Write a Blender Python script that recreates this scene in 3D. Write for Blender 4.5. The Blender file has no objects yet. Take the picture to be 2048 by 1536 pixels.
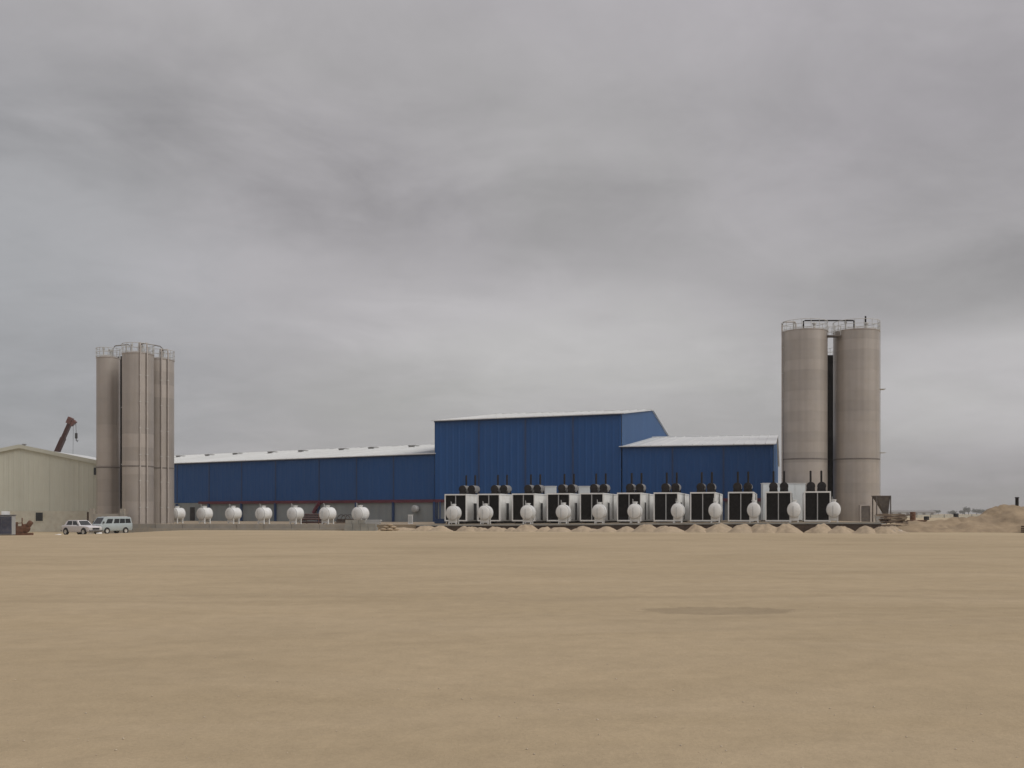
import bpy, bmesh, math, random
from mathutils import Vector, Matrix, noise as mnoise

random.seed(7)
R = math.radians
scene = bpy.context.scene
COL = scene.collection
EYE = 1.8
F = 2000.0          # focal length of the photograph in its own pixels
HOR = 1027.0        # row of the horizon

# ------------------------------------------------------------------ camera
cam_d = bpy.data.cameras.new('camera')
cam = bpy.data.objects.new('camera', cam_d)
COL.objects.link(cam)
cam.location = (0, 0, EYE)
cam.rotation_euler = (R(90), 0, 0)
cam_d.sensor_width = 36.0
cam_d.lens = F / 2048 * 36.0
cam_d.shift_y = (HOR - 768.0) / 2048.0
cam_d.clip_start = 0.1
cam_d.clip_end = 20000
scene.camera = cam

# ------------------------------------------------------------------ exposure
scene.view_settings.view_transform = 'Standard'
scene.view_settings.look = 'None'
scene.view_settings.exposure = 0.0
scene.view_settings.gamma = 1.0
scene.view_settings.use_curve_mapping = False

# ------------------------------------------------------------------ sun and sky
SUN_DIR = Vector((0.78, -0.40, 0.78)).normalized()
sun_d = bpy.data.lights.new('sun', 'SUN')
sun_d.energy = 1.5
sun_d.angle = R(32)
sun_d.color = (1.0, 0.965, 0.91)
sun = bpy.data.objects.new('sun', sun_d)
COL.objects.link(sun)
sun.rotation_euler = SUN_DIR.to_track_quat('Z', 'Y').to_euler()

world = bpy.data.worlds.new('World')
scene.world = world
world.use_nodes = True
wn, wl = world.node_tree.nodes, world.node_tree.links
wn.clear()


def NN(nodes, typ, **kw):
    n = nodes.new(typ)
    for k, v in kw.items():
        setattr(n, k, v)
    return n


def wmath(op, a, b=None, c=None, clamp=False):
    n = NN(wn, 'ShaderNodeMath', operation=op, use_clamp=clamp)
    for i, v in enumerate((a, b, c)):
        if v is None:
            continue
        if isinstance(v, (int, float)):
            n.inputs[i].default_value = v
        else:
            wl.new(v, n.inputs[i])
    return n.outputs[0]


w_out = NN(wn, 'ShaderNodeOutputWorld')
w_bg = NN(wn, 'ShaderNodeBackground')
wl.new(w_bg.outputs[0], w_out.inputs[0])
tc = NN(wn, 'ShaderNodeTexCoord')
sep = NN(wn, 'ShaderNodeSeparateXYZ')
wl.new(tc.outputs['Generated'], sep.inputs[0])
dx, dy, dz = sep.outputs
zc = wmath('ADD', wmath('MAXIMUM', dz, 0.0), 0.20)
comb = NN(wn, 'ShaderNodeCombineXYZ')
wl.new(wmath('DIVIDE', dx, zc), comb.inputs[0])
wl.new(wmath('DIVIDE', dy, zc), comb.inputs[1])


def wnoise(scale, detail, rough, dist, off):
    m = NN(wn, 'ShaderNodeMapping')
    m.inputs['Location'].default_value = off
    wl.new(comb.outputs[0], m.inputs[0])
    n = NN(wn, 'ShaderNodeTexNoise')
    n.inputs['Scale'].default_value = scale
    n.inputs['Detail'].default_value = detail
    n.inputs['Roughness'].default_value = rough
    n.inputs['Distortion'].default_value = dist
    wl.new(m.outputs[0], n.inputs[0])
    return n.outputs[0]


n_big = wnoise(0.75, 4.0, 0.5, 0.5, (3.1, 1.7, 0))
n_mid = wnoise(2.3, 7.0, 0.58, 0.6, (2.6, 5.1, 0))
n_fine = wnoise(5.0, 7.0, 0.62, 0.4, (5.6, 2.2, 0))


def lobe(px, py, sx, sz, soft=1.0, warp=0.0):
    """A soft bank of thinner or thicker cloud round one direction of the sky."""
    d = Vector(((px - 1024) / F, 1.0, (HOR - py) / F)).normalized()
    m = NN(wn, 'ShaderNodeVectorMath', operation='SUBTRACT')
    wl.new(tc.outputs['Generated'], m.inputs[0])
    m.inputs[1].default_value = d
    s = NN(wn, 'ShaderNodeVectorMath', operation='MULTIPLY')
    wl.new(m.outputs[0], s.inputs[0])
    s.inputs[1].default_value = (1 / sx, 0.8 / sx, 1 / sz)
    ln = NN(wn, 'ShaderNodeVectorMath', operation='LENGTH')
    wl.new(s.outputs[0], ln.inputs[0])
    v = ln.outputs['Value']
    if warp:
        v = wmath('ADD', v, wmath('MULTIPLY', wmath('SUBTRACT', n_mid, 0.5), warp))
    mr = NN(wn, 'ShaderNodeMapRange', interpolation_type='SMOOTHERSTEP')
    mr.inputs['From Min'].default_value = 1.0 + soft * 0.5
    mr.inputs['From Max'].default_value = max(0.0, 1.0 - soft)
    wl.new(v, mr.inputs['Value'])
    return mr.outputs[0]


val = wmath('MULTIPLY_ADD', wmath('SUBTRACT', n_big, 0.5), 0.10, 0.410)
val = wmath('MULTIPLY_ADD', wmath('SUBTRACT', n_mid, 0.5), 0.15, val)
val = wmath('MULTIPLY_ADD', wmath('SUBTRACT', n_fine, 0.5), 0.085, val)
for (px, py, sx, sz, soft, warp, amt) in (
        (1130, 690, 0.24, 0.075, 1.0, 2.0, 0.135),
        (2060, 760, 0.20, 0.065, 0.6, 0.9, 0.11),
        (1900, 585, 0.22, 0.04, 0.8, 1.4, -0.045),
        (440, 350, 0.24, 0.06, 1.0, 1.8, -0.045),
        (1050, 470, 0.22, 0.07, 1.0, 1.8, -0.03),
        (150, 370, 0.08, 0.035, 1.0, 1.8, 0.055),
        (300, 560, 0.30, 0.06, 1.0, 1.5, 0.04),
        (1950, 250, 0.20, 0.09, 1.0, 1.2, -0.05),
        (150, 160, 0.22, 0.09, 1.0, 1.6, -0.06),
        (60, 720, 0.18, 0.14, 1.0, 0.6, -0.05),
        (2000, 985, 0.26, 0.045, 1.0, 0.4, -0.06),
        (1100, 860, 0.55, 0.17, 1.0, 0.8, 0.025)):
    val = wmath('MULTIPLY_ADD', lobe(px, py, sx, sz, soft, warp), amt, val)
# an overcast sky brightens gently towards the zenith
val = wmath('MULTIPLY', val, wmath('MULTIPLY_ADD', wmath('POWER', wmath('MAXIMUM', dz, 0.0), 3.0), 1.1, 0.955))
tint_f = wmath('MULTIPLY_ADD', wmath('SUBTRACT', n_big, 0.5), 1.6, wmath('MULTIPLY_ADD', dz, 1.0, 0.45), clamp=True)
tint = NN(wn, 'ShaderNodeMix', data_type='RGBA')
wl.new(tint_f, tint.inputs[0])
tint.inputs[6].default_value = (1.0, 0.992, 0.965, 1)
tint.inputs[7].default_value = (1.0, 0.957, 1.0, 1)
cool = NN(wn, 'ShaderNodeMix', data_type='RGBA')
wl.new(lobe(-80, 700, 0.25, 0.30, 1.0, 0.4), cool.inputs[0])
wl.new(tint.outputs[2], cool.inputs[6])
cool.inputs[7].default_value = (0.97, 0.982, 1.02, 1)
cl = NN(wn, 'ShaderNodeVectorMath', operation='SCALE')
wl.new(cool.outputs[2], cl.inputs[0])
wl.new(val, cl.inputs['Scale'])
sky = NN(wn, 'ShaderNodeTexSky', sky_type='NISHITA')
sky.sun_disc = False
sky.sun_elevation = math.asin(SUN_DIR.z)
sky.sun_rotation = math.atan2(SUN_DIR.x, SUN_DIR.y)
sk = NN(wn, 'ShaderNodeVectorMath', operation='SCALE')
wl.new(sky.outputs[0], sk.inputs[0])
sk.inputs['Scale'].default_value = 0.06
mixs = NN(wn, 'ShaderNodeMix', data_type='RGBA')
mixs.inputs[0].default_value = 0.96
wl.new(sk.outputs[0], mixs.inputs[6])
wl.new(cl.outputs[0], mixs.inputs[7])
wl.new(mixs.outputs[2], w_bg.inputs[0])
w_bg.inputs[1].default_value = 1.0


# ------------------------------------------------------------------ helpers
def at(px, py, Y):
    """Point of the place seen at a pixel of the photograph, at distance Y."""
    return Vector(((px - 1024) / F * Y, Y, EYE - (py - HOR) / F * Y))


def sstep(a, b, x):
    t = max(0.0, min(1.0, (x - a) / (b - a)))
    return t * t * (3 - 2 * t)


def gz(x, y):
    return -0.42 * sstep(34, 46, -x) * sstep(80, 98, y)


def yz(x):
    return 0.62 + 0.38 * sstep(-18, 36, x)


def link(name, bm, m, parent=None, smooth=False):
    me = bpy.data.meshes.new(name)
    bmesh.ops.recalc_face_normals(bm, faces=bm.faces)
    bm.to_mesh(me)
    bm.free()
    if isinstance(m, (list, tuple)):
        for k in m:
            me.materials.append(k)
    elif m:
        me.materials.append(m)
    if smooth:
        me.set_sharp_from_angle(angle=R(38))
        for p in me.polygons:
            p.use_smooth = True
    o = bpy.data.objects.new(name, me)
    COL.objects.link(o)
    if parent:
        o.parent = parent
    return o


part = link


def thing(name, label, cat, loc=(0, 0, 0), rz=0.0, group=None):
    o = bpy.data.objects.new(name, None)
    o.empty_display_size = 0.5
    COL.objects.link(o)
    o.location = loc
    o.rotation_euler = (0, 0, rz)
    o['label'] = label
    o['category'] = cat
    if group:
        o['group'] = group
    return o


def tag(o, label, cat, group=None):
    o['label'] = label
    o['category'] = cat
    if group:
        o['group'] = group
    return o


KIDS = {}


def dup(root, label, loc, rz=None, sc=None):
    kids = {}
    for o in scene.objects:
        if o.parent:
            kids.setdefault(o.parent.name, []).append(o)

    def cp(o, par):
        c = o.copy()
        COL.objects.link(c)
        if par:
            c.parent = par
        for ch in kids.get(o.name, ()):
            cp(ch, c)
        return c
    c = cp(root, None)
    c['label'] = label
    c.location = loc
    if rz is not None:
        c.rotation_euler = (0, 0, rz)
    if sc is not None:
        c.scale = (sc, sc, sc)
    return c


def B():
    return bmesh.new()


def box(bm, c, s, rz=0.0, M=None):
    """Box centred at c with full sizes s."""
    vs = []
    for k in (-.5, .5):
        for j in (-.5, .5):
            for i in (-.5, .5):
                p = Vector((i * s[0], j * s[1], k * s[2]))
                if rz:
                    p = Matrix.Rotation(rz, 3, 'Z') @ p
                if M:
                    p = M @ p
                vs.append(bm.verts.new(p + Vector(c)))
    for f in ((0, 1, 3, 2), (4, 6, 7, 5), (0, 4, 5, 1), (2, 3, 7, 6), (0, 2, 6, 4), (1, 5, 7, 3)):
        bm.faces.new([vs[i] for i in f])
    return vs


def bbox(bm, x0, x1, y0, y1, z0, z1):
    return box(bm, ((x0 + x1) / 2, (y0 + y1) / 2, (z0 + z1) / 2), (x1 - x0, y1 - y0, z1 - z0))


def tube(bm, pts, r, seg=8, r2=None):
    pts = [Vector(p) for p in pts]
    rings = []
    n = len(pts)
    for i, p in enumerate(pts):
        d = (pts[min(i + 1, n - 1)] - pts[max(i - 1, 0)]).normalized()
        a = Vector((0, 0, 1)) if abs(d.z) < 0.9 else Vector((1, 0, 0))
        u = d.cross(a).normalized()
        v = d.cross(u)
        rr = r if r2 is None else r + (r2 - r) * i / (n - 1)
        rings.append([bm.verts.new(p + u * math.cos(2 * math.pi * k / seg) * rr + v * math.sin(2 * math.pi * k / seg) * rr)
                      for k in range(seg)])
    for a, b in zip(rings, rings[1:]):
        for k in range(seg):
            bm.faces.new((a[k], a[(k + 1) % seg], b[(k + 1) % seg], b[k]))
    bm.faces.new(rings[0])
    bm.faces.new(rings[-1][::-1])


def lathe(bm, prof, seg=32, M=None, a0=0.0, a1=2 * math.pi, cap=True):
    full = abs(a1 - a0 - 2 * math.pi) < 1e-6
    cnt = seg if full else seg + 1
    rings = []
    for (r, z) in prof:
        row = []
        for k in range(cnt):
            a = a0 + (a1 - a0) * k / seg
            p = Vector((r * math.cos(a), r * math.sin(a), z))
            if M:
                p = M @ p
            row.append(bm.verts.new(p))
        rings.append(row)
    for a, b in zip(rings, rings[1:]):
        for k in range(seg if full else seg):
            k2 = (k + 1) % cnt
            bm.faces.new((a[k], a[k2], b[k2], b[k]))
    if cap and full:
        if prof[0][0] > 1e-4:
            bm.faces.new(rings[0][::-1])
        if prof[-1][0] > 1e-4:
            bm.faces.new(rings[-1])


def prism(bm, pts, ext):
    """Polygon of 3D points extruded along vector ext."""
    ext = Vector(ext)
    a = [bm.verts.new(Vector(p)) for p in pts]
    b = [bm.verts.new(Vector(p) + ext) for p in pts]
    bm.faces.new(a[::-1])
    bm.faces.new(b)
    n = len(a)
    for i in range(n):
        bm.faces.new((a[i], a[(i + 1) % n], b[(i + 1) % n], b[i]))


def ribs(bm, O, U, V, n, length, zlo, zhi, pitch=0.8, dep=0.05, t0=0.0):
    """Ribbed metal sheet: from O + U*t0, running along U, ribs along V, raised along n.
    zlo / zhi give the lower and upper end of the rib at each t."""
    O, U, V, n = Vector(O), Vector(U), Vector(V), Vector(n)
    ts = []
    t = 0.0
    cnt = max(1, round(length / pitch))
    p = length / cnt
    for i in range(cnt):
        b = i * p
        ts += [(b, 0), (b + p * .62, 0), (b + p * .70, dep), (b + p * .92, dep)]
    ts.append((length, 0))
    prev = None
    for (t, d) in ts:
        lo = zlo(t + t0) if callable(zlo) else zlo
        hi = zhi(t + t0) if callable(zhi) else zhi
        base = O + U * (t + t0) + n * d
        cur = (bm.verts.new(base + V * lo), bm.verts.new(base + V * hi))
        if prev:
            bm.faces.new((prev[0], cur[0], cur[1], prev[1]))
        prev = cur


# ------------------------------------------------------------------ materials
def mat(name, col, rough=0.7, metal=0.0, var=0.12, scale=1.5, streak=0.0, bump=0.0, bscale=20, rnd=0.0,
        tint2=None, spec=None, dust=0.0, world=False):
    m = bpy.data.materials.new(name)
    m.use_nodes = True
    n, l = m.node_tree.nodes, m.node_tree.links
    b = n['Principled BSDF']
    b.inputs['Roughness'].default_value = rough
    b.inputs['Metallic'].default_value = metal
    if spec is not None:
        b.inputs['Specular IOR Level'].default_value = spec
    t = n.new('ShaderNodeTexCoord')
    src = n.new('ShaderNodeNewGeometry').outputs['Position'] if world else t.outputs['Object']
    ns = n.new('ShaderNodeTexNoise')
    ns.inputs['Scale'].default_value = scale
    ns.inputs['Detail'].default_value = 6
    ns.inputs['Roughness'].default_value = 0.6
    l.new(src, ns.inputs[0])
    fac = ns.outputs[0]
    if streak:
        mp = n.new('ShaderNodeMapping')
        mp.inputs['Scale'].default_value = (streak, streak, 0.06)
        l.new(src, mp.inputs[0])
        n2 = n.new('ShaderNodeTexNoise')
        n2.inputs['Scale'].default_value = 1.0
        n2.inputs['Detail'].default_value = 5
        l.new(mp.outputs[0], n2.inputs[0])
        a = n.new('ShaderNodeMath')
        a.operation = 'MULTIPLY_ADD'
        a.inputs[1].default_value = 0.5
        l.new(n2.outputs[0], a.inputs[0])
        h = n.new('ShaderNodeMath')
        h.operation = 'MULTIPLY'
        h.inputs[1].default_value = 0.5
        l.new(fac, h.inputs[0])
        l.new(h.outputs[0], a.inputs[2])
        fac = a.outputs[0]
    mr = n.new('ShaderNodeMapRange')
    mr.inputs['From Min'].default_value = 0.3
    mr.inputs['From Max'].default_value = 0.7
    l.new(fac, mr.inputs['Value'])
    mx = n.new('ShaderNodeMix')
    mx.data_type = 'RGBA'
    c2 = tint2 or tuple(c * (1 - var) for c in col)
    c1 = tuple(min(1, c * (1 + var)) for c in col) if not tint2 else col
    mx.inputs[6].default_value = (*c2, 1)
    mx.inputs[7].default_value = (*c1, 1)
    l.new(mr.outputs[0], mx.inputs[0])
    out = mx.outputs[2]
    if rnd:
        oi = n.new('ShaderNodeObjectInfo')
        rr = n.new('ShaderNodeMapRange')
        rr.inputs['To Min'].default_value = 1 - rnd
        rr.inputs['To Max'].default_value = 1 + rnd
        l.new(oi.outputs['Random'], rr.inputs['Value'])
        sc = n.new('ShaderNodeVectorMath')
        sc.operation = 'SCALE'
        l.new(out, sc.inputs[0])
        l.new(rr.outputs[0], sc.inputs['Scale'])
        out = sc.outputs[0]
    if dust:
        # wind-blown sand gathered in patches
        n3 = n.new('ShaderNodeTexNoise')
        n3.inputs['Scale'].default_value = scale * 2.7
        n3.inputs['Detail'].default_value = 8
        l.new(src, n3.inputs[0])
        m3 = n.new('ShaderNodeMapRange')
        m3.inputs['From Min'].default_value = 0.45
        m3.inputs['From Max'].default_value = 0.75
        m3.inputs['To Max'].default_value = dust
        l.new(n3.outputs[0], m3.inputs['Value'])
        md = n.new('ShaderNodeMix')
        md.data_type = 'RGBA'
        l.new(m3.outputs[0], md.inputs[0])
        l.new(out, md.inputs[6])
        md.inputs[7].default_value = (0.38, 0.31, 0.21, 1)
        out = md.outputs[2]
    l.new(out, b.inputs['Base Color'])
    if bump:
        nb = n.new('ShaderNodeTexNoise')
        nb.inputs['Scale'].default_value = bscale
        nb.inputs['Detail'].default_value = 6
        l.new(src, nb.inputs[0])
        bp = n.new('ShaderNodeBump')
        bp.inputs['Strength'].default_value = bump
        bp.inputs['Distance'].default_value = 0.05
        l.new(nb.outputs[0], bp.inputs['Height'])
        l.new(bp.outputs[0], b.inputs['Normal'])
    return m


M = {}
M['blue'] = mat('blue_cladding', (0.015, 0.076, 0.228), 0.6, spec=0.3, var=0.055, scale=0.12, streak=1.2, rnd=0.04, world=True)
M['blue_lit_end'] = mat('blue_cladding_lit_end', (0.026, 0.090, 0.22), 0.5, spec=0.5, var=0.09, scale=0.12, streak=1.2, rnd=0.04)  # same cladding, lightened: sky light on the end walls put into the colour
M['blue_dark'] = mat('blue_steel', (0.015, 0.045, 0.13), 0.5)
M['roof'] = mat('white_roof_sheet', (0.62, 0.63, 0.62), 0.5, var=0.06, scale=0.3, rnd=0.03, dust=0.12)
M['trim'] = mat('white_trim', (0.62, 0.63, 0.62), 0.5, var=0.08)
M['red'] = mat('red_beam', (0.11, 0.018, 0.035), 0.6, var=0.25, scale=0.8)
M['grey_wall'] = mat('grey_base_wall', (0.25, 0.275, 0.28), 0.75, var=0.14, scale=0.5, streak=1.4, rnd=0.05, dust=0.15)
M['dark'] = mat('dark_opening', (0.018, 0.017, 0.018), 0.6)
M['glass'] = mat('dark_glass', (0.02, 0.023, 0.025), 0.12, spec=0.6)
M['cream'] = mat('cream_cladding', (0.53, 0.535, 0.455), 0.6, var=0.05, scale=0.3, streak=1.2, rnd=0.025, dust=0.12)
M['plaster'] = mat('pale_plaster', (0.56, 0.54, 0.45), 0.85, var=0.10, scale=0.7, bump=0.2, dust=0.35)
M['silo'] = mat('silo_shell', (0.425, 0.385, 0.348), 0.42, metal=0.45, var=0.13, scale=0.35, streak=2.4, rnd=0.10, dust=0.15, world=True)
M['silo_trim'] = mat('silo_band', (0.17, 0.15, 0.135), 0.6)
M['galv'] = mat('galvanised_steel', (0.52, 0.52, 0.50), 0.5, metal=0.2, var=0.12)
M['pipe'] = mat('pale_pipe', (0.41, 0.37, 0.335), 0.5, var=0.1)
M['white'] = mat('white_container_paint', (0.80, 0.805, 0.785), 0.45, var=0.07, scale=0.5, streak=2.0, rnd=0.04, dust=0.22, world=True)
M['tank'] = mat('white_tank_paint', (0.74, 0.75, 0.74), 0.38, var=0.06, scale=0.9, streak=2.5, rnd=0.05, dust=0.25, world=True)
M['louvre'] = mat('black_louvre', (0.018, 0.016, 0.016), 0.7, var=0.25, scale=2, dust=0.05)
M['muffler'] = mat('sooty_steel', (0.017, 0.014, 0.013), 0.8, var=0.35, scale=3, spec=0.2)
M['mufflerbody'] = mat('grey_silencer', (0.26, 0.25, 0.235), 0.5, metal=0.2, var=0.2, scale=2)
M['skid'] = mat('dark_skid', (0.06, 0.05, 0.048), 0.7, var=0.3, dust=0.3)
M['concrete'] = mat('concrete', (0.31, 0.285, 0.245), 0.9, var=0.14, scale=0.8, bump=0.3, bscale=6, rnd=0.06, dust=0.4)
M['concrete_grey'] = mat('grey_concrete', (0.26, 0.26, 0.24), 0.9, var=0.14, scale=1.2, bump=0.3, bscale=6, rnd=0.09, dust=0.25)
M['earth'] = mat('dark_earth', (0.075, 0.055, 0.042), 0.95, var=0.35, scale=1.5, bump=0.6, bscale=4)
M['sandheap'] = mat('heaped_sand', (0.40, 0.315, 0.215), 0.95, var=0.20, scale=2.2, bump=0.9, bscale=9, rnd=0.05)
M['bank'] = mat('banked_sand', (0.31, 0.232, 0.145), 0.95, var=0.30, scale=0.7, bump=1.0, bscale=3)
M['yardsand'] = mat('yard_sand', (0.30, 0.24, 0.165), 0.95, var=0.2, scale=0.4, bump=0.3, bscale=5)
M['rust'] = mat('rusty_iron', (0.13, 0.062, 0.035), 0.85, var=0.35, scale=4, bump=0.2)
M['redpipe'] = mat('red_primer_pipe', (0.10, 0.058, 0.055), 0.7, var=0.3, scale=2, rnd=0.2)
M['wood'] = mat('weathered_timber', (0.20, 0.15, 0.105), 0.9, var=0.3, scale=3, rnd=0.25)
M['darkwood'] = mat('dark_timber', (0.085, 0.058, 0.042), 0.9, var=0.3, scale=3, rnd=0.3)
M['crane'] = mat('crane_boom_paint', (0.055, 0.022, 0.019), 0.5, var=0.2)
M['craneend'] = mat('crane_head_paint', (0.15, 0.07, 0.06), 0.5, var=0.2)
M['cable'] = mat('steel_cable', (0.05, 0.05, 0.05), 0.6)
M['carwhite'] = mat('white_car_paint', (0.66, 0.64, 0.65), 0.28, var=0.03, dust=0.15)
M['busblue'] = mat('pale_blue_bus_paint', (0.40, 0.455, 0.47), 0.32, var=0.04, dust=0.18)
M['tyre'] = mat('tyre_rubber', (0.02, 0.018, 0.017), 0.9, dust=0.1)
M['rim'] = mat('wheel_rim', (0.50, 0.48, 0.44), 0.5)
M['chrome'] = mat('bumper_grey', (0.16, 0.155, 0.15), 0.35, metal=0.4)
M['lamp'] = mat('lamp_glass', (0.55, 0.54, 0.50), 0.15)
M['navy'] = mat('navy_cabinet_paint', (0.05, 0.055, 0.085), 0.5, var=0.15, dust=0.15)
M['palegrey'] = mat('pale_grey_paint', (0.40, 0.41, 0.41), 0.5, var=0.1, dust=0.2)
M['hopper'] = mat('grey_brown_steel', (0.11, 0.095, 0.085), 0.6, var=0.25, scale=1.0, dust=0.2)
M['leaf'] = mat('dusty_foliage', (0.10, 0.11, 0.08), 0.8, var=0.35, scale=1.0)
M['bark'] = mat('tree_bark', (0.08, 0.06, 0.045), 0.9)
M['stone'] = mat('pale_stone', (0.40, 0.34, 0.27), 0.9, var=0.2, rnd=0.3)
M['gravel'] = mat('loose_gravel', (0.50, 0.42, 0.31), 0.9, var=0.2)
M['litter'] = mat('white_litter', (0.72, 0.70, 0.66), 0.8)


def sand_ground():
    m = bpy.data.materials.new('sandy_ground')
    m.use_nodes = True
    n, l = m.node_tree.nodes, m.node_tree.links
    b = n['Principled BSDF']
    b.inputs['Roughness'].default_value = 0.95
    b.inputs['Specular IOR Level'].default_value = 0.15
    t = n.new('ShaderNodeTexCoord')

    def nz(scale, det=6, rough=0.6, sc=(1, 1, 1), loc=(0, 0, 0), dist=0.0, rot=0.0):
        mp = n.new('ShaderNodeMapping')
        mp.inputs['Scale'].default_value = sc
        mp.inputs['Location'].default_value = loc
        mp.inputs['Rotation'].default_value = (0, 0, rot)
        l.new(t.outputs['Object'], mp.inputs[0])
        x = n.new('ShaderNodeTexNoise')
        x.inputs['Scale'].default_value = scale
        x.inputs['Detail'].default_value = det
        x.inputs['Roughness'].default_value = rough
        x.inputs['Distortion'].default_value = dist
        l.new(mp.outputs[0], x.inputs[0])
        return x.outputs[0]

    def rng(v, a, c, lo, hi, kind='LINEAR'):
        r = n.new('ShaderNodeMapRange')
        r.interpolation_type = kind
        r.inputs['From Min'].default_value = a
        r.inputs['From Max'].default_value = c
        r.inputs['To Min'].default_value = lo
        r.inputs['To Max'].default_value = hi
        l.new(v, r.inputs['Value'])
        return r.outputs[0]

    def mth(op, a, c):
        x = n.new('ShaderNodeMath')
        x.operation = op
        for i, v in enumerate((a, c)):
            if isinstance(v, (int, float)):
                x.inputs[i].default_value = v
            else:
                l.new(v, x.inputs[i])
        return x.outputs[0]

    def mix(f, a, c, kind='MIX'):
        x = n.new('ShaderNodeMix')
        x.data_type = 'RGBA'
        x.blend_type = kind
        for k, v in ((0, f), (6, a), (7, c)):
            if isinstance(v, (int, float)):
                x.inputs[k].default_value = v
            elif isinstance(v, tuple):
                x.inputs[k].default_value = (*v, 1)
            else:
                l.new(v, x.inputs[k])
        return x.outputs[2]

    broad = nz(0.11, 5, 0.55, (0.6, 1.0, 1), dist=0.6)
    streak = nz(0.5, 6, 0.6, (0.28, 1.0, 1), (4, 9, 0), 0.8, R(-9))
    mid = nz(2.4, 6, 0.65)
    grit = nz(26, 4, 0.7)
    grain = nz(110, 3, 0.7)
    col = mix(rng(broad, 0.32, 0.68, 0, 1), (0.366, 0.287, 0.179), (0.446, 0.350, 0.224))
    col = mix(rng(streak, 0.35, 0.70, 0, 0.6), col, (0.46, 0.366, 0.242))
    k = mth('MULTIPLY', rng(mid, 0.3, 0.7, 0.93, 1.06), rng(grit, 0.25, 0.75, 0.91, 1.08))
    k = mth('MULTIPLY', k, rng(grain, 0.2, 0.8, 0.89, 1.11))
    k = mth('MULTIPLY', k, rng(nz(0.42, 4, 0.55, (0.8, 1, 1), (7, 3, 0), 0.7), 0.3, 0.7, 0.955, 1.045))
    # tyre marks: long faint bands that cross the field
    sp = n.new('ShaderNodeSeparateXYZ')
    l.new(t.outputs['Object'], sp.inputs[0])
    for (slope, off, wdt, dep) in ((0.10, 21.0, 0.35, 0.07), (0.10, 22.7, 0.35, 0.06), (-0.16, 33.0, 0.5, 0.06),
                                   (0.32, 14.4, 0.25, 0.05), (0.32, 15.9, 0.25, 0.05), (-0.05, 52.0, 0.9, 0.03), (-0.05, 54.5, 0.9, 0.03)):
        d = mth('ADD', mth('MULTIPLY', sp.outputs[0], slope), off)
        d = mth('ADD', d, rng(nz(0.12, 3, 0.5, (1, 1, 1), (off, 0, 0)), 0, 1, -2.2, 2.2))
        d = mth('ABSOLUTE', mth('SUBTRACT', sp.outputs[1], d), 0)
        band = rng(d, wdt * 0.3, wdt * 1.6, 1.0 - dep, 1.0, 'SMOOTHSTEP')
        broken = rng(streak, 0.3, 0.6, 0.35, 1.0)
        k = mth('MULTIPLY', k, mth('ADD', mth('MULTIPLY', mth('SUBTRACT', band, 1.0), broken), 1.0))
    # the damp patch
    ax = mth('DIVIDE', mth('SUBTRACT', sp.outputs[0], 3.85), 1.55)
    ay = mth('DIVIDE', mth('SUBTRACT', sp.outputs[1], 18.65), 0.78)
    e = mth('ADD', mth('MULTIPLY', ax, ax), mth('MULTIPLY', ay, ay))
    e = mth('ADD', e, rng(nz(2.2, 8, 0.68), 0.2, 0.8, -0.55, 0.55))
    k = mth('MULTIPLY', k, rng(e, 0.68, 1.12, 0.79, 1.0, 'SMOOTHSTEP'))
    sc = n.new('ShaderNodeVectorMath')
    sc.operation = 'SCALE'
    l.new(col, sc.inputs[0])
    l.new(k, sc.inputs['Scale'])
    # loose pale sand spilled along the foot of the works yard
    edge = mth('ADD', mth('MULTIPLY', sp.outputs[0], 0.22), sp.outputs[1])
    edge = mth('ADD', edge, rng(nz(0.25, 5, 0.6), 0.2, 0.8, -3, 3))
    fr = rng(edge, 90.0, 95.5, 0.0, 0.75, 'SMOOTHSTEP')
    out = mix(fr, sc.outputs[0], (0.47, 0.38, 0.245))
    l.new(out, b.inputs['Base Color'])
    h = mth('ADD', mth('MULTIPLY', grit, 0.5), mth('ADD', mth('MULTIPLY', grain, 0.16), mth('MULTIPLY', mid, 1.6)))
    bp = n.new('ShaderNodeBump')
    bp.inputs['Strength'].default_value = 0.55
    bp.inputs['Distance'].default_value = 0.03
    l.new(h, bp.inputs['Height'])
    l.new(bp.outputs[0], b.inputs['Normal'])
    return m


M['ground'] = sand_ground()

# ================================================================== SETTING
def steps(*segs):
    out = []
    for (a, b, s) in segs:
        x = a
        while x < b - 1e-6:
            out.append(x)
            x += s
    out.append(segs[-1][1])
    return out


bm = B()
half = steps((0, 20, 0.5), (20, 70, 2.0), (70, 200, 13), (200, 1000, 100), (1000, 3400, 800))
xs = sorted(set([-v for v in half] + half))
ys = steps((-40, 0, 5), (0, 40, 0.4), (40, 120, 1.6), (120, 320, 20), (320, 1000, 85), (1000, 4000, 600))
grid = []
for y in ys:
    row = []
    for x in xs:
        fade = 1 - sstep(60, 140, math.hypot(x, y))
        h = gz(x, y) + fade * (0.035 * mnoise.noise((x * 0.12, y * 0.12, 1.3)) + 0.014 * mnoise.noise((x * 0.6, y * 0.6, 4.1)))
        e = ((x - 3.85) / 1.6) ** 2 + ((y - 18.65) / 0.8) ** 2
        if e < 1.5:
            h -= 0.02 * (1 - sstep(0.5, 1.5, e))
        row.append(bm.verts.new((x, y, h)))
    grid.append(row)
for a, b in zip(grid, grid[1:]):
    for i in range(len(xs) - 1):
        bm.faces.new((a[i], a[i + 1], b[i + 1], b[i]))
ground = link('ground', bm, M['ground'], smooth=True)
ground['kind'] = 'structure'

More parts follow.
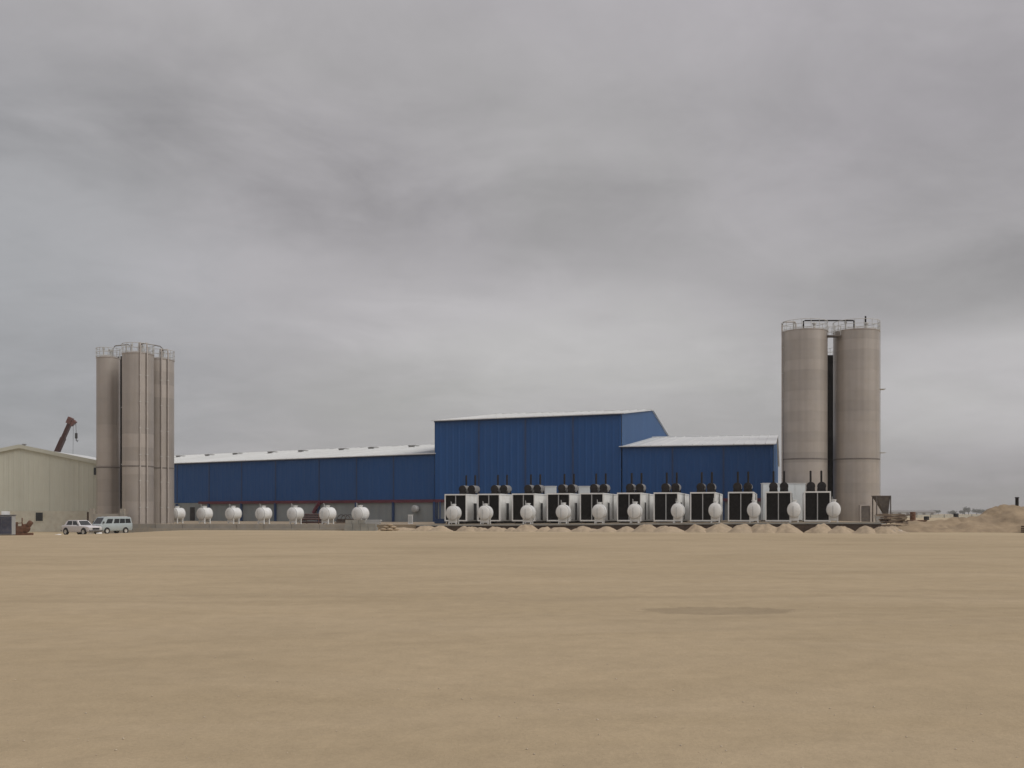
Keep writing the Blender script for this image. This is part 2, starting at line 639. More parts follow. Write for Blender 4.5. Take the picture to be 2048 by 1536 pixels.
# fine gravel lying loose on the near field
bm = B()
for i in range(900):
    y = 6.5 + 34 * random.random() ** 1.6
    x = (random.random() * 2 - 1) * 0.56 * y
    r = random.choice((0.004, 0.005, 0.006, 0.008, 0.012))
    c = Vector((x, y, r * 0.3 + 0.035 * mnoise.noise((x * 0.12, y * 0.12, 1.3)) + 0.014 * mnoise.noise((x * 0.6, y * 0.6, 4.1))))
    vs = []
    for d in ((1, 0, 0), (0, 1, 0), (-1, 0, 0), (0, -1, 0), (0, 0, .8), (0, 0, -.6)):
        vs.append(bm.verts.new(c + Vector([d[j] * r * random.uniform(.6, 1.3) for j in range(3)])))
    for a, b2 in ((0, 1), (1, 2), (2, 3), (3, 0)):
        bm.faces.new((vs[a], vs[b2], vs[4]))
        bm.faces.new((vs[b2], vs[a], vs[5]))
o = link('gravel', bm, M['gravel'])
o['kind'] = 'stuff'

# the works yard behind the field: a filled platform
def front_y(x):
    if x < -14:
        return 105.8 + (-14 - x) * (5.0 / 31.0)
    return 101.6 - 0.3 * x


bm = B()
pts = [-45.2, -40, -35, -30, -25, -20, -14, -7, 0, 7, 14, 21, 28, 33.6]
top_f = [bm.verts.new((x, front_y(x), yz(x))) for x in pts]
top_b = [bm.verts.new((x * 1.38 + (4 if x > 0 else 0), 235, yz(x))) for x in pts]
bot_f = [bm.verts.new((x, front_y(x), -1.2)) for x in pts]
bot_b = [bm.verts.new((v.co.x, v.co.y, -1.2)) for v in top_b]
for i in range(len(pts) - 1):
    bm.faces.new((top_f[i], top_f[i + 1], top_b[i + 1], top_b[i]))
    bm.faces.new((bot_f[i], bot_f[i + 1], top_f[i + 1], top_f[i]))
bm.faces.new((bot_f[0], top_f[0], top_b[0], bot_b[0]))
bm.faces.new((bot_f[-1], top_f[-1], top_b[-1], bot_b[-1]))
o = link('yard', bm, M['yardsand'])
o['kind'] = 'structure'


def strip(name, x0, x1, dy0, dy1, z0, dz1, m, n=14):
    bm = B()
    prev = None
    for i in range(n + 1):
        x = x0 + (x1 - x0) * i / n
        y = front_y(x)
        zt = yz(x) + dz1
        ring = [bm.verts.new(p) for p in ((x, y + dy0, z0(x) if callable(z0) else z0), (x, y + dy1, z0(x) if callable(z0) else z0), (x, y + dy1, zt), (x, y + dy0, zt))]
        if prev:
            for k in range(4):
                bm.faces.new((prev[k], ring[k], ring[(k + 1) % 4], prev[(k + 1) % 4]))
        else:
            bm.faces.new(ring)
        prev = ring
    bm.faces.new(prev[::-1])
    o = link(name, bm, m)
    o['kind'] = 'structure'
    return o


strip('retaining_wall', -10, 33.7, -0.25, 0.02, -1.0, -0.16, M['earth'])
strip('yard_kerb', -10, 33.7, -0.32, 0.25, lambda x: yz(x) - 0.155, -0.02, M['concrete_grey'])
# low concrete plinth along the left side, in separate pours
for i in range(9):
    x0 = -45.2 + i * 3.09
    x1 = x0 + 3.05
    strip('concrete_plinth', x0, x1, -0.30, 0.35, -0.9, 0.05, M['concrete'], 2)
strip('plinth_footing', -45.4, -17.3, -0.85, -0.31, -0.9, -0.42, M['concrete'], 8)

# ================================================================== FACTORY
TH = math.atan(0.275)
u1 = Vector((math.cos(TH), -math.sin(TH), 0))
n1 = Vector((math.sin(TH), math.cos(TH), 0))
P0 = Vector((14.235, 130.0, 0))
TH2 = R(31.2)
u2 = Vector((-math.cos(TH2), math.sin(TH2), 0))      # runs left from the tall hall
n2 = Vector((math.sin(TH2), math.cos(TH2), 0))
P2 = Vector((-10.6, 136.85, 0))
UP = Vector((0, 0, 1))
HALF = 29.9


def s1(px):
    k = (px - 1024) / F
    return (k * 130 - 14.235) / (u1.x + 0.2656 * k)


def s2(px):
    k = (px - 1024) / F
    return (-10.6 - k * 136.85) / (math.cos(TH2) + math.sin(TH2) * k)


SL, SR = s1(869.5), s1(1546.5)
fac = thing('factory_building', 'long blue corrugated metal factory with tall central hall and white roof', 'factory', (P0.x, P0.y, 0))
FO = -P0


def blk(O, U, N, s0, s1_, ez0, ez1, ridge, seams, wallmat, endmat, ends, base_from=None, beam_to=None):
    """One gabled block of the factory. U along the front, N to the back."""
    span = s1_ - s0
    ev = lambda s: ez0 + (ez1 - ez0) * (s - s0) / span
    OF = Vector(O) + FO
    edges = [s0] + [s for s in seams if s0 + 1 < s < s1_ - 1] + [s1_]
    for a, b in zip(edges, edges[1:]):
        bm = B()
        ribs(bm, OF - N * 0.02, U, UP, -N, b - a - 0.10, lambda t: 3.55, lambda t: ev(t) - 0.02, 0.95, 0.034, a + 0.05)
        part('wall_panel', bm, wallmat, fac)
        bm = B()   # base wall under the beam
        q = OF + U * ((a + b) / 2) + N * 0.12
        box(bm, (q.x, q.y, 1.9), (abs(b - a) - 0.04, 0.2, 3.2), math.atan2(U.y, U.x))
        part('base_wall', bm, M['grey_wall'], fac)
        bm = B()   # column at the bay line
        q = OF + U * a - N * 0.16
        box(bm, (q.x, q.y, 1.85), (0.28, 0.3, 3.1), math.atan2(U.y, U.x))
        part('column', bm, M['blue_dark'], fac)
    bm = B()       # cover strips over the bay seams
    first = True
    for s in edges[1:-1]:
        bm = B()
        q = OF + U * s - N * 0.06
        box(bm, (q.x, q.y, (3.6 + ev(s)) / 2), (0.22, 0.09, ev(s) - 3.7), math.atan2(U.y, U.x))
        part('seam_flashing', bm, M['blue_dark'], fac)
    bm = B()       # backing sheet just behind the panels
    a, b = OF + U * (s0 + 0.1) + N * 0.03, OF + U * (s1_ - 0.1) + N * 0.03
    bm.faces.new([bm.verts.new(p) for p in (a + UP * 3.5, b + UP * 3.5, b + UP * (ez1 - .1), a + UP * (ez0 - .1))])
    part('wall_backing', bm, M['blue_dark'], fac)
    # beam
    bm = B()
    bs = base_from if base_from is not None else s0
    be = beam_to or s1_
    q = OF + U * ((bs + be) / 2) - N * 0.10
    box(bm, (q.x, q.y, 3.52), (abs(be - bs), 0.30, 0.42), math.atan2(U.y, U.x))
    part('beam', bm, M['red'], fac)
    # end walls
    for (s, sgn) in ends:
        nb = 6
        for i in range(nb):
            bm = B()
            w = 2 * HALF / nb
            top = lambda t, s=s: ev(s) + (ridge - ev(s)) * (1 - abs(t - HALF) / HALF) - 0.05
            ribs(bm, OF + U * (s + sgn * 0.03), N, UP, U * sgn, w - 0.08, 0.4, top, 0.95, 0.055, i * w + 0.04)
            if i == 2 or i == 3:
                pass
            part('end_wall_panel', bm, endmat, fac)
        bm = B()
        a = OF + U * (s - sgn * 0.04) + N * 0.1
        bm.faces.new([bm.verts.new(p) for p in (a + UP * .4, a + N * (2 * HALF - .2) + UP * .4, a + N * (2 * HALF - .2) + UP * (ev(s) - .1),
                                               a + N * (HALF - .1) + UP * (ridge - .15), a + UP * (ev(s) - .1))])
        part('end_wall_backing', bm, M['blue_dark'], fac)
    bm = B()       # back wall
    a, b = OF + U * s0 + N * 2 * HALF, OF + U * s1_ + N * 2 * HALF
    bm.faces.new([bm.verts.new(p) for p in (a + UP * .4, b + UP * .4, b + UP * ez1, a + UP * ez0)])
    part('back_wall', bm, wallmat, fac)
    # roof, one sheet run per bay, both slopes
    for a, b in zip(edges, edges[1:]):
        o0 = 0.35 if a == edges[0] else 0.01
        o1 = 0.35 if b == edges[-1] else 0.01
        for side in (0, 1):
            bm = B()
            run = math.hypot(HALF + .4, ridge - ev((a + b) / 2))
            if side == 0:
                P = lambda s, t: OF + U * s + N * (-0.4 + (HALF + 0.4) * t) + UP * (ev(s) + 0.02 - 0.4 * 0.11 + (ridge - ev(s) + 0.4 * 0.11) * t)
            else:
                P = lambda s, t: OF + U * s + N * (HALF + (HALF + 0.4) * t) + UP * (ridge + .02 - (ridge - ev(s) + 0.4 * 0.11) * t)
            ss = []
            k = max(1, round((b - a) / 1.2))
            aa, bb = a - o0, b + o1
            for i in range(k + 1):
                s = aa + (bb - aa) * i / k
                ss += [(s - 0.06, 0), (s - 0.03, .07), (s + 0.03, .07), (s + .06, 0)] if 0 < i < k else [(s, 0)]
            prev = None
            for (s, d) in ss:
                c = [bm.verts.new(P(s, t) + UP * d) for t in (0, 1)] + [bm.verts.new(P(s, t) - UP * 0.10) for t in (1, 0)]
                if prev:
                    for j in range(4):
                        bm.faces.new((prev[j], c[j], c[(j + 1) % 4], prev[(j + 1) % 4]))
                else:
                    bm.faces.new(c)
                prev = c
            bm.faces.new(prev[::-1])
            part('roof_panel', bm, M['roof'], fac)
    # gutter below the eave
    bm = B()
    q = OF + U * ((s0 + s1_) / 2) - N * 0.30
    a, b = OF + U * s0 - N * 0.2, OF + U * s1_ - N * 0.2
    tube(bm, [a + UP * (ez0 - 0.20), b + UP * (ez1 - 0.20)], 0.10, 6)
    part('gutter', bm, M['blue_dark'], fac)
    # ridge cap
    bm = B()
    a, b = OF + U * (s0 - .2) + N * HALF, OF + U * (s1_ + .2) + N * HALF
    tube(bm, [a + UP * (ridge + .06), b + UP * (ridge + .06)], 0.12, 6)
    part('ridge_cap', bm, M['trim'], fac)
    return ev, OF


# tall central hall
ev_c, _ = blk(P0, u1, n1, SL, 0.0, 14.53, 14.86, 18.25, [s1(p) for p in (958, 1051, 1146)], M['blue'], M['blue_lit_end'],
              [(0.0, 1), (SL, -1)])
# right wing
ev_r, _ = blk(P0 + n1 * 0.05, u1, n1, 0.06, SR, 10.56, 10.52, 13.85, [s1(p) for p in (1345, 1447)], M['blue'], M['blue_lit_end'], [(SR, 1)])
# left wing
SLEN = 88.0
ev_l, OFL = blk(P2 + n2 * 0.3, u2, n2, 0.15, SLEN, 10.08, 10.10, 13.8, [s2(p) for p in (785, 711, 636, 549, 481, 416, 352, 290, 225, 160)], M['blue'], M['blue_lit_end'],
                [(SLEN, 1)], base_from=0.15, beam_to=s2(396))
# ridge ventilators on the left wing
for px in (358, 417, 472, 543, 603, 685, 745, 826):
    best = None
    for i in range(400):
        s = SLEN * i / 400
        q = P2 + u2 * s + n2 * 22.0
        e = abs((q.x / q.y) * F + 1024 - px)
        if best is None or e < best[0]:
            best = (e, s)
    s = best[1]
    q = OFL + u2 * s + n2 * 22.0
    zr = 10.1 + 3.7 * 22.0 / HALF
    bm = B()
    ang = math.atan2(u2.y, u2.x)
    box(bm, (q.x, q.y, zr + 0.10), (1.35, 1.1, 0.26), ang)
    v = part('roof_vent', bm, M['trim'], fac)
    bm = B()
    box(bm, (q.x - n2.x * .58 + u2.x * .1, q.y - n2.y * .58, zr + 0.14), (0.95, 0.06, 0.11), ang)
    part('vent_louvre', bm, M['hopper'], v)
    bm = B()
    box(bm, (q.x, q.y, zr + 0.27), (1.5, 1.25, 0.06), ang)
    part('vent_cap', bm, M['mufflerbody'], v)
# extras on the left wing front
def wall_l(px, off=0.0):
    return OFL + u2 * s2(px) - n2 * off


q = wall_l(382, 0.0)
bm = B()
box(bm, (q.x, q.y, 1.72), (1.0, 0.16, 2.2), math.atan2(u2.y, u2.x))
part('door', bm, M['dark'], fac)
a, b = wall_l(627, .35), wall_l(640, .35)
bm = B()
tube(bm, [a + UP * 1.9, b + UP * 3.5], 0.28, 6)
part('brace', bm, M['red'], fac)
q = wall_l(832, 0.5)
bm = B()
Mx = Matrix.Translation(q + UP * 2.45) @ Matrix.Rotation(TH2 * -1, 4, 'Z') @ Matrix.Rotation(R(90), 4, 'X')
lathe(bm, [(0.15, -0.5), (0.42, -0.42), (0.5, -0.1), (0.5, 0.22), (0.42, 0.34), (0.2, 0.40), (0, 0.41)], 20, Mx)
part('vent_cowl', bm, M['palegrey'], fac, True)
# drain pipes at the left wing's near end
for px in (874, 880):
    q = wall_l(px, .3)
    bm = B()
    tube(bm, [q + UP * .6, q + UP * 3.4], 0.10, 6)
    part('down_pipe', bm, M['blue_dark'], fac)

# ================================================================== CREAM WAREHOUSE
YC = 122.0
cw = thing('cream_warehouse', 'cream metal warehouse with low gabled roof and pale plastered base wall', 'warehouse', (-60.0, YC, -0.42))
RZ, EZ, HW = 10.30, 8.08, 10.8           # above its own base
zt = lambda t: EZ + (RZ - EZ) * (1 - abs(t - HW) / HW)
for i in range(6):
    w = 2 * HW / 6
    bm = B()
    ribs(bm, (-HW, 0, 0), (1, 0, 0), UP, (0, -1, 0), w - 0.02, 2.55, lambda t: zt(t) - 0.03, 0.6, 0.022, i * w + 0.01)
    part('wall_panel', bm, M['cream'], cw)
bm = B()
bbox(bm, -HW, HW, -0.12, 0.2, -0.3, 2.53)
part('base_wall', bm, M['plaster'], cw)
bm = B()
bbox(bm, -HW, HW, 0.05, 0.18, 2.52, EZ)
prism(bm, [(-HW, .05, EZ), (HW, .05, EZ), (0, .05, RZ - .05)], (0, .12, 0))
bbox(bm, HW - .2, HW, .21, 19, -.3, EZ)
bbox(bm, -HW, -HW + .2, .21, 19, -.3, EZ)
part('wall_backing', bm, M['cream'], cw)
for sx in (-1, 1):
    bm = B()
    prism(bm, [(0, -.12, RZ - .05), (sx * (HW + .35), -.12, EZ - .12), (sx * (HW + .35), -.12, EZ - .02), (0, -.12, RZ + .05)], (0, 19.5, 0))
    part('roof_panel', bm, M['roof'], cw)
    bm = B()
    prism(bm, [(0, -.30, RZ - .12), (sx * (HW + .3), -.30, EZ - .19), (sx * (HW + .3), -.30, EZ + .30), (0, -.30, RZ + .33)], (0, .06, 0))
    part('verge_trim', bm, M['cream'], cw)
bm = B()
tube(bm, [(0.3, .4, RZ), (.3, .4, RZ + .35)], .16, 8)
tube(bm, [(0.3, .4, RZ + .33), (.3, .4, RZ + .42)], .28, 8)
part('roof_vent', bm, M['mufflerbody'], cw)


def cw_open(name, px0, px1, py0, py1, pane):
    a, b = at(px0, py1, YC), at(px1, py0, YC)
    x0, x1, z0, z1 = a.x + 60, b.x + 60, a.z + .42, b.z + .42
    y = -0.125 if z1 < 2.6 else -0.06
    bm = B()
    for (c0, c1, d0, d1) in ((x0 - .08, x0, z0 - .08, z1 + .08), (x1, x1 + .08, z0 - .08, z1 + .08), (x0, x1, z0 - .08, z0), (x0, x1, z1, z1 + .08)):
        bbox(bm, c0, c1, y - .05, y + .03, d0, d1)
    w = part(name, bm, M['plaster'] if z1 < 2.6 else M['cream'], cw)
    bm = B()
    bbox(bm, x0, x1, y - 0.02, y + .01, z0, z1)
    part(pane, bm, M['glass'] if pane == 'pane' else M['darkwood'], w)
    bm = B()
    if pane == 'pane':
        bbox(bm, (x0 + x1) / 2 - .03, (x0 + x1) / 2 + .03, y - 0.045, y - .021, z0, z1)
        part('mullion', bm, M['dark'], w)


cw_open('window', 72.5, 87, 1025, 1042, 'pane')
cw_open('window', 188, 197, 935, 950, 'pane')
cw_open('doorway', 175, 187, 1024, 1061, 'door')

# ================================================================== SILOS
def make_silo(name, label, group, r, h, nring, loc, seam_z, pipes, ladder_a, z0=0.0, door_a=None):
    t = thing(name, label, 'silo', loc, 0, group)
    rh = (h - z0) / nring
    proto = None
    for i in range(nring):
        if proto is None:
            bm = B()
            lathe(bm, [(r - .012, 0.0), (r, .004), (r, rh - .004), (r - .012, rh)], 56, cap=False)
            ob = part('shell_ring', bm, M['silo'], t, True)
            proto = ob
        else:
            ob = proto.copy()
            COL.objects.link(ob)
        ob.location = (0, 0, z0 + i * rh)
    bm = B()
    lathe(bm, [(r + .015, h - .12), (r + .05, h - .10), (r + .05, h), (r - .05, h + .02), (0.4, h + .35), (0, h + .36)], 56)
    part('roof_deck', bm, M['silo'], t, True)
    bm = B()
    lathe(bm, [(r - .02, seam_z), (r + .035, seam_z + .02), (r + .035, seam_z + .16), (r - .02, seam_z + .18)], 56, cap=False)
    part('flange_band', bm, M['silo_trim'], t, True)
    # guard rail
    bm = B()
    rr = r + .02
    for zz, tr in ((1.08, .035), (.58, .028), (.12, .03)):
        tube(bm, [(rr * math.cos(k * math.pi / 20), rr * math.sin(k * math.pi / 20), h + zz) for k in range(41)], tr, 5)
    for k in range(16):
        a = k * math.pi / 8
        tube(bm, [(rr * math.cos(a), rr * math.sin(a), h - .05), (rr * math.cos(a), rr * math.sin(a), h + 1.1)], .032, 5)
    part('guard_rail', bm, M['galv'], t)
    # fill pipes up the shell
    for (a, pr) in pipes:
        bm = B()
        q = Vector((math.cos(a), math.sin(a), 0)) * (r + pr + .06)
        q2 = Vector((math.cos(a), math.sin(a), 0)) * (r * .45)
        tube(bm, [q + UP * (z0 + .2), q + UP * (h + .7), q * .93 + UP * (h + 1.1), q2 + UP * (h + 1.15), q2 * .9 + UP * (h + .9), q2 * .9 + UP * (h + .2)], pr, 8)
        fp = part('fill_pipe', bm, M['pipe'], t, True)
        z = z0 + 2.4
        while z < h:
            bm = B()
            qq = Vector((math.cos(a), math.sin(a), 0)) * (r + pr / 2 + .03)
            box(bm, qq + UP * z, (pr * 2 + .14, pr * 2.8, .06), a)
            part('pipe_bracket', bm, M['galv'], fp)
            z += 3.0
    # ladder with safety hoops
    if ladder_a is not None:
        bm = B()
        ca, sa = math.cos(ladder_a), math.sin(ladder_a)
        rad, tan = Vector((ca, sa, 0)), Vector((-sa, ca, 0))
        for s in (-.22, .22):
            q = rad * (r + .10) + tan * s
            tube(bm, [q + UP * (z0 + .3), q + UP * (h + 1.1)], .03, 5)
        z = z0 + .5
        while z < h + .8:
            q = rad * (r + .10)
            box(bm, q + UP * z, (.035, .44, .035), ladder_a)
            z += .35
        ld = part('ladder', bm, M['galv'], t)
        bm = B()
        for z in (z0 + (h - z0) * .37, z0 + (h - z0) * .70):
            box(bm, rad * (r + .35) + UP * z, (.6, .9, .07), ladder_a)
        part('landing', bm, M['galv'], ld)
    if door_a is not None:
        bm = B()
        ca, sa = math.cos(door_a), math.sin(door_a)
        c = Vector((ca, sa, 0)) * (r + .03)
        for s in (-.58, .58):
            q = c + Vector((-sa, ca, 0)) * s
            box(bm, q + UP * (z0 + 1.0), (.22, .14, 2.1), door_a)
        box(bm, c + UP * (z0 + 2.12), (.22, 1.30, .13), door_a)
        fr = part('door_frame', bm, M['pipe'], t)
        bm = B()
        box(bm, c + UP * (z0 + 1.0), (.12, 1.02, 2.05), door_a)
        part('door', bm, M['hopper'], fr)
    # small fittings on the roof
    for (x, y, hh, rr2) in ((-.45 * r, .1 * r, 1.1, .09), (.35 * r, -.3 * r, .8, .15), (.1 * r, .5 * r, .9, .07)):
        bm = B()
        tube(bm, [(x, y, h + .1), (x, y, h + hh)], rr2, 8)
        tube(bm, [(x, y, h + hh - .04), (x, y, h + hh + .14)], rr2 * 1.8, 8)
        part('roof_fitting', bm, M['galv'], t)
    return t


GL = 'tall silos beside the cream warehouse'
RL, HL = 1.725, 20.1
P = at(276, HOR, 115.0)
siloB = make_silo('silo', 'foremost of the three slim silos beside the cream warehouse, two pale pipes up its front', GL, RL, HL + .5, 13,
                  (P.x, P.y, -.5), 7.6, [(R(-62), .085), (R(-38), .085)], R(150), z0=.6)
P = at(216.5, HOR, 117.8)
make_silo('silo', 'slim silo nearest the cream warehouse, left of its two neighbours', GL, 1.31, HL + .5, 13, (P.x, P.y, -.5), 7.6, [], None, z0=.0)
P = at(318, HOR, 119.4)
c = dup(siloB, 'slim silo nearest the blue factory, set back behind the foremost one', (P.x, P.y, -.5))
# overhead pipes crossing between the left silos
def pipe_thing(name, label, cat, pts, r, m, group=None, seg=8):
    bm = B()
    tube(bm, pts, r, seg)
    o = link(name, bm, m, None, True)
    tag(o, label, cat, group)
    return o


a, b = at(226, 692, 117.5), at(262, 689, 115.6)
pipe_thing('overhead_pipe', 'thin pipe arching from the left slim silo to the foremost slim silo', 'pipe',
           [(a.x, a.y, HL + .2), (a.x, a.y, a.z - .3), (a.x + .3, a.y - .1, a.z), (b.x - .3, b.y, b.z), (b.x, b.y, b.z - .3), (b.x, b.y, HL + .2)], .07, M['mufflerbody'])
a, b = at(284, 686, 115.2), at(326, 693, 119.0)
pipe_thing('overhead_pipe', 'thin pipe running from the foremost slim silo back to the one beside the blue factory', 'pipe',
           [(a.x, a.y, HL + .2), (a.x, a.y, a.z - .2), (a.x + .3, a.y + .2, a.z), (b.x - .3, b.y - .2, b.z), (b.x, b.y, b.z - .3), (b.x, b.y, HL + .2)], .07, M['mufflerbody'])

GR = 'wide silos at the right end of the factory'
RR, HR = 2.56, 22.85
P = at(1609, HOR, 116.0)
SX1 = P.x
silo1 = make_silo('wide_silo', 'wide concrete grey silo next to the blue factory end, behind the last generators', GR, RR, HR, 19, (P.x, P.y, 0.0), 7.95,
                  [(R(187), .08)], None, z0=.6)
P = at(1712.5, HOR, 116.0)
SX2 = P.x
silo2 = make_silo('wide_silo', 'rightmost wide silo with a caged ladder on its right side and a door', GR, RR, HR, 19, (P.x, P.y, 0.0), 7.95,
                  [], R(-4), z0=.6, door_a=R(-87))
P = at(1691, HOR, 135.0)
silo3 = make_silo('wide_silo', 'silo behind, seen only in the narrow gap between the two wide silos', GR, RR, HR, 19, (P.x, P.y, 0.0), 7.95, [], None, z0=.6)
# pipe bridge over the two silos
za = at(1607, 642, 116).z
pipe_thing('overhead_pipe', 'dark straight pipe bridging the tops of the two wide silos', 'pipe',
           [(at(1607, 0, 116).x, 116, HR + .2), (at(1607, 0, 116).x, 116, za), (at(1608, 0, 116).x + .1, 116, za + .05), (at(1708, 0, 116).x - .1, 116, za + .05), (at(1708, 0, 116).x, 116, za), (at(1708, 0, 116).x, 116, HR + .2)],
           .085, M['muffler'])
ca = thing('catwalk', 'small walkway joining the railed tops of the two wide silos', 'walkway', ((SX1 + SX2) / 2, 115.0, HR - .75))
bm = B()
bbox(bm, -.75, .75, -.5, .5, 0, .14)
part('deck', bm, M['hopper'], ca)
for s in (-1, 1):
    bm = B()
    for z in (.6, 1.15):
        tube(bm, [(-.75, s * .47, z), (.75, s * .47, z)], .03, 5)
    for x in (-.7, 0, .7):
        tube(bm, [(x, s * .47, .1), (x, s * .47, 1.15)], .03, 5)
    part('hand_rail', bm, M['galv'], ca)
def gap_darkener(label, px, py, Y, w, base):  # dark box added to stand in for the shade of a silo gap
    el = thing('gap_shade_box', label, 'gap_darkener', (at(px, 0, Y).x, Y, base))
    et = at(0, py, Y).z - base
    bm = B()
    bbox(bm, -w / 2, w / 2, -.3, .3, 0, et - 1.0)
    part('shade_box_shaft', bm, M['muffler'], el)
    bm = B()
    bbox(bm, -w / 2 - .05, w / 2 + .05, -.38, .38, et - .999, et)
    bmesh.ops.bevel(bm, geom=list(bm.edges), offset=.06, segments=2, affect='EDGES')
    part('shade_box_head', bm, M['muffler'], el)


gap_darkener('dark box added to deepen the shade in the narrow gap between the wide silos', 1662, 711, 119.4, 1.05, .6)
gap_darkener('dark box added to deepen the shade between the two left slim silos', 243.5, 713, 119.9, .62, -.1)
q = at(1728, 634, 116)
pipe_thing('vent_pole', 'short dark vent pole standing on the roof of the rightmost wide silo', 'vent pipe', [(q.x, 115.5, HR + .15), (q.x, 115.5, q.z)], .10, M['muffler'])

# ================================================================== GENERATOR CONTAINERS
GW, GH, GLN = 2.5, 2.95, 12.0
ORD = ['first', 'second', 'third', 'fourth', 'fifth', 'sixth', 'seventh', 'eighth', 'ninth', 'tenth', 'eleventh']


def make_genset():
    t = thing('generator_container', '', 'generator', (0, 0, 0), 0, 'white generator containers in a row before the factory')
    # skid
    for x in (-.95, .95):
        bm = B()
        bbox(bm, x - .1, x + .1, .15, GLN - .15, -.45, 0)
        part('skid_beam', bm, M['skid'], t)
    # ribbed side walls
    for s in (-1, 1):
        bm = B()
        O = Vector((s * (GW / 2 - .06), .14, 0))
        ribs(bm, O, (0, 1, 0), UP, (s, 0, 0), GLN - .28, .14, GH - .14, .30, .035)
        part('side_wall', bm, M['white'], t)
    bm = B()
    ribs(bm, Vector((-GW / 2 + .1, .12, GH - .05)), (0, 1, 0), (1, 0, 0), UP, GLN - .24, 0, GW - .2, .42, .03)
    part('roof', bm, M['white'], t)
    bm = B()
    bbox(bm, -GW / 2 + .05, GW / 2 - .05, GLN - .1, GLN - .04, .1, GH - .1)
    bbox(bm, -GW / 2 + .05, GW / 2 - .05, .1, GLN - .1, .02, .1)
    part('end_wall', bm, M['white'], t)
    bm = B()
    bbox(bm, -GW / 2 + .11, GW / 2 - .11, .25, .32, .1, GH - .1)
    part('front_backing', bm, M['louvre'], t)
    # corner posts and rails
    bm = B()
    for s in (-1, 1):
        for y in (0, GLN - .13):
            bbox(bm, s * GW / 2 - (.11 if s > 0 else 0), s * GW / 2 + (.11 if s < 0 else 0), y, y + .13, 0, GH)
        for z in (0, GH - .12):
            xx = s * GW / 2
            bbox(bm, min(xx, xx - s * .09), max(xx, xx - s * .09), .131, GLN - .131, z, z + .12)
    for y in (0.0, GLN - .11):
        for z in (0, GH - .14):
            bbox(bm, -GW / 2 + .111, GW / 2 - .111, y + .002, y + .108, z, z + .138)
    part('frame', bm, M['white'], t)
    bm = B()
    bbox(bm, -.045, .045, .03, .14, .14, GH - .145)
    part('centre_post', bm, M['palegrey'], t)
    for s in (-1, 1):
        bm = B()
        x0, x1 = (.05, GW / 2 - .115) if s > 0 else (-GW / 2 + .115, -.05)
        nb = 22
        for k in range(nb):
            z = .16 + (GH - .34) * (k + .5) / nb
            box(bm, ((x0 + x1) / 2, .15, z), (x1 - x0, .12, .014), 0, Matrix.Rotation(R(-38), 3, 'X'))
        bbox(bm, x0, x0 + .03, .06, .2, .14, GH - .15)
        bbox(bm, x1 - .03, x1, .06, .2, .14, GH - .15)
        part('louvre_panel', bm, M['louvre'], t)
    # side door, in the wall seen from the front right
    bm = B()
    bbox(bm, GW / 2 - .03, GW / 2 + .02, 2.45, 3.55, .12, 1.95)
    d = part('side_door', bm, M['dark'], t)
    bm = B()
    for (y0, y1, z0, z1) in ((2.37, 2.449, .1, 2.03), (3.551, 3.63, .1, 2.03), (2.45, 3.55, 1.951, 2.03)):
        bbox(bm, GW / 2 - .03, GW / 2 + .035, y0, y1, z0, z1)
    part('door_frame', bm, M['white'], d)
    bm = B()
    tube(bm, [(GW / 2 + .06, 5.6, .2), (GW / 2 + .06, 5.6, GH - .05)], .05, 6)
    part('conduit', bm, M['mufflerbody'], t)
    # silencers on the roof, each with its exhaust stack
    for s in (-1, 1):
        x = s * .53
        bm = B()
        Mx = Matrix.Translation((x, 3.9, GH + .62)) @ Matrix.Rotation(R(-90), 4, 'X')
        lathe(bm, [(0.36, 0.03), (.42, .06), (.43, .12), (.43, 2.0), (.38, 2.08), (.14, 2.12), (0, 2.12)], 20, Mx, cap=False)
        mu = part('silencer', bm, M['mufflerbody'], t, True)
        bm = B()
        lathe(bm, [(0, -.02), (.12, -.02), (.36, 0.015), (.425, .05), (.435, .10)], 20, Mx, cap=False)
        part('silencer_end', bm, M['muffler'], mu, True)
        bm = B()
        tube(bm, [(x, 5.4, GH + .6), (x, 5.4, GH + 2.05), (x, 5.46, GH + 2.2)], .105, 8)
        part('exhaust_stack', bm, M['muffler'], mu, True)
        bm = B()
        for y in (4.2, 5.7):
            bbox(bm, x - .40, x - .30, y - .05, y + .05, GH - .02, GH + .42)
            bbox(bm, x + .30, x + .40, y - .05, y + .05, GH - .02, GH + .42)
            bbox(bm, x - .42, x + .42, y - .055, y + .055, GH + .13, GH + .22)
        bbox(bm, x - .34, x + .34, 4.0, 4.14, GH - .02, GH + .55)
        part('silencer_cradle', bm, M['muffler'], mu)
    return t


PX = [(888, 934), (954, 1000.5), (1024, 1069), (1093.5, 1140), (1160, 1206.5), (1234, 1282), (1307, 1356.5), (1380.5, 1430), (1456, 1507), (1531.5, 1582), (1609, 1661)]
gen0 = make_genset()
gens = []
notes = ['end one standing farthest left', None, None, None, None, None, None, None, None, 'before the tall white switch cabin', 'end one standing before the wide silos']
for i, (a, b) in enumerate(PX):
    px = (a + b) / 2
    k = (px - 1024) / F
    Y = 106.4 / (1 + .3 * k)
    X = k * Y
    z = EYE + (HOR - (988.0 - 5.5 * i / 10)) / F * Y - GH
    lab = f'{ORD[i]} white generator container from the left, black louvred front and two roof silencers'
    if i == 0:
        lab = 'leftmost white generator container, black louvred front and two roof silencers, before the blue wall'
    if i == 9:
        lab = 'white generator container with black louvred front, before the tall white switch cabin'
    if i == 10:
        lab = 'rightmost white generator container, its two exhaust stacks seen against the wide silo'
    if i == 0:
        g = gen0
        g['label'] = lab
        g.location = (X, Y, z)
        g.rotation_euler = (0, 0, -TH)
    else:
        g = dup(gen0, lab, (X, Y, z), -TH)
    gens.append(g)

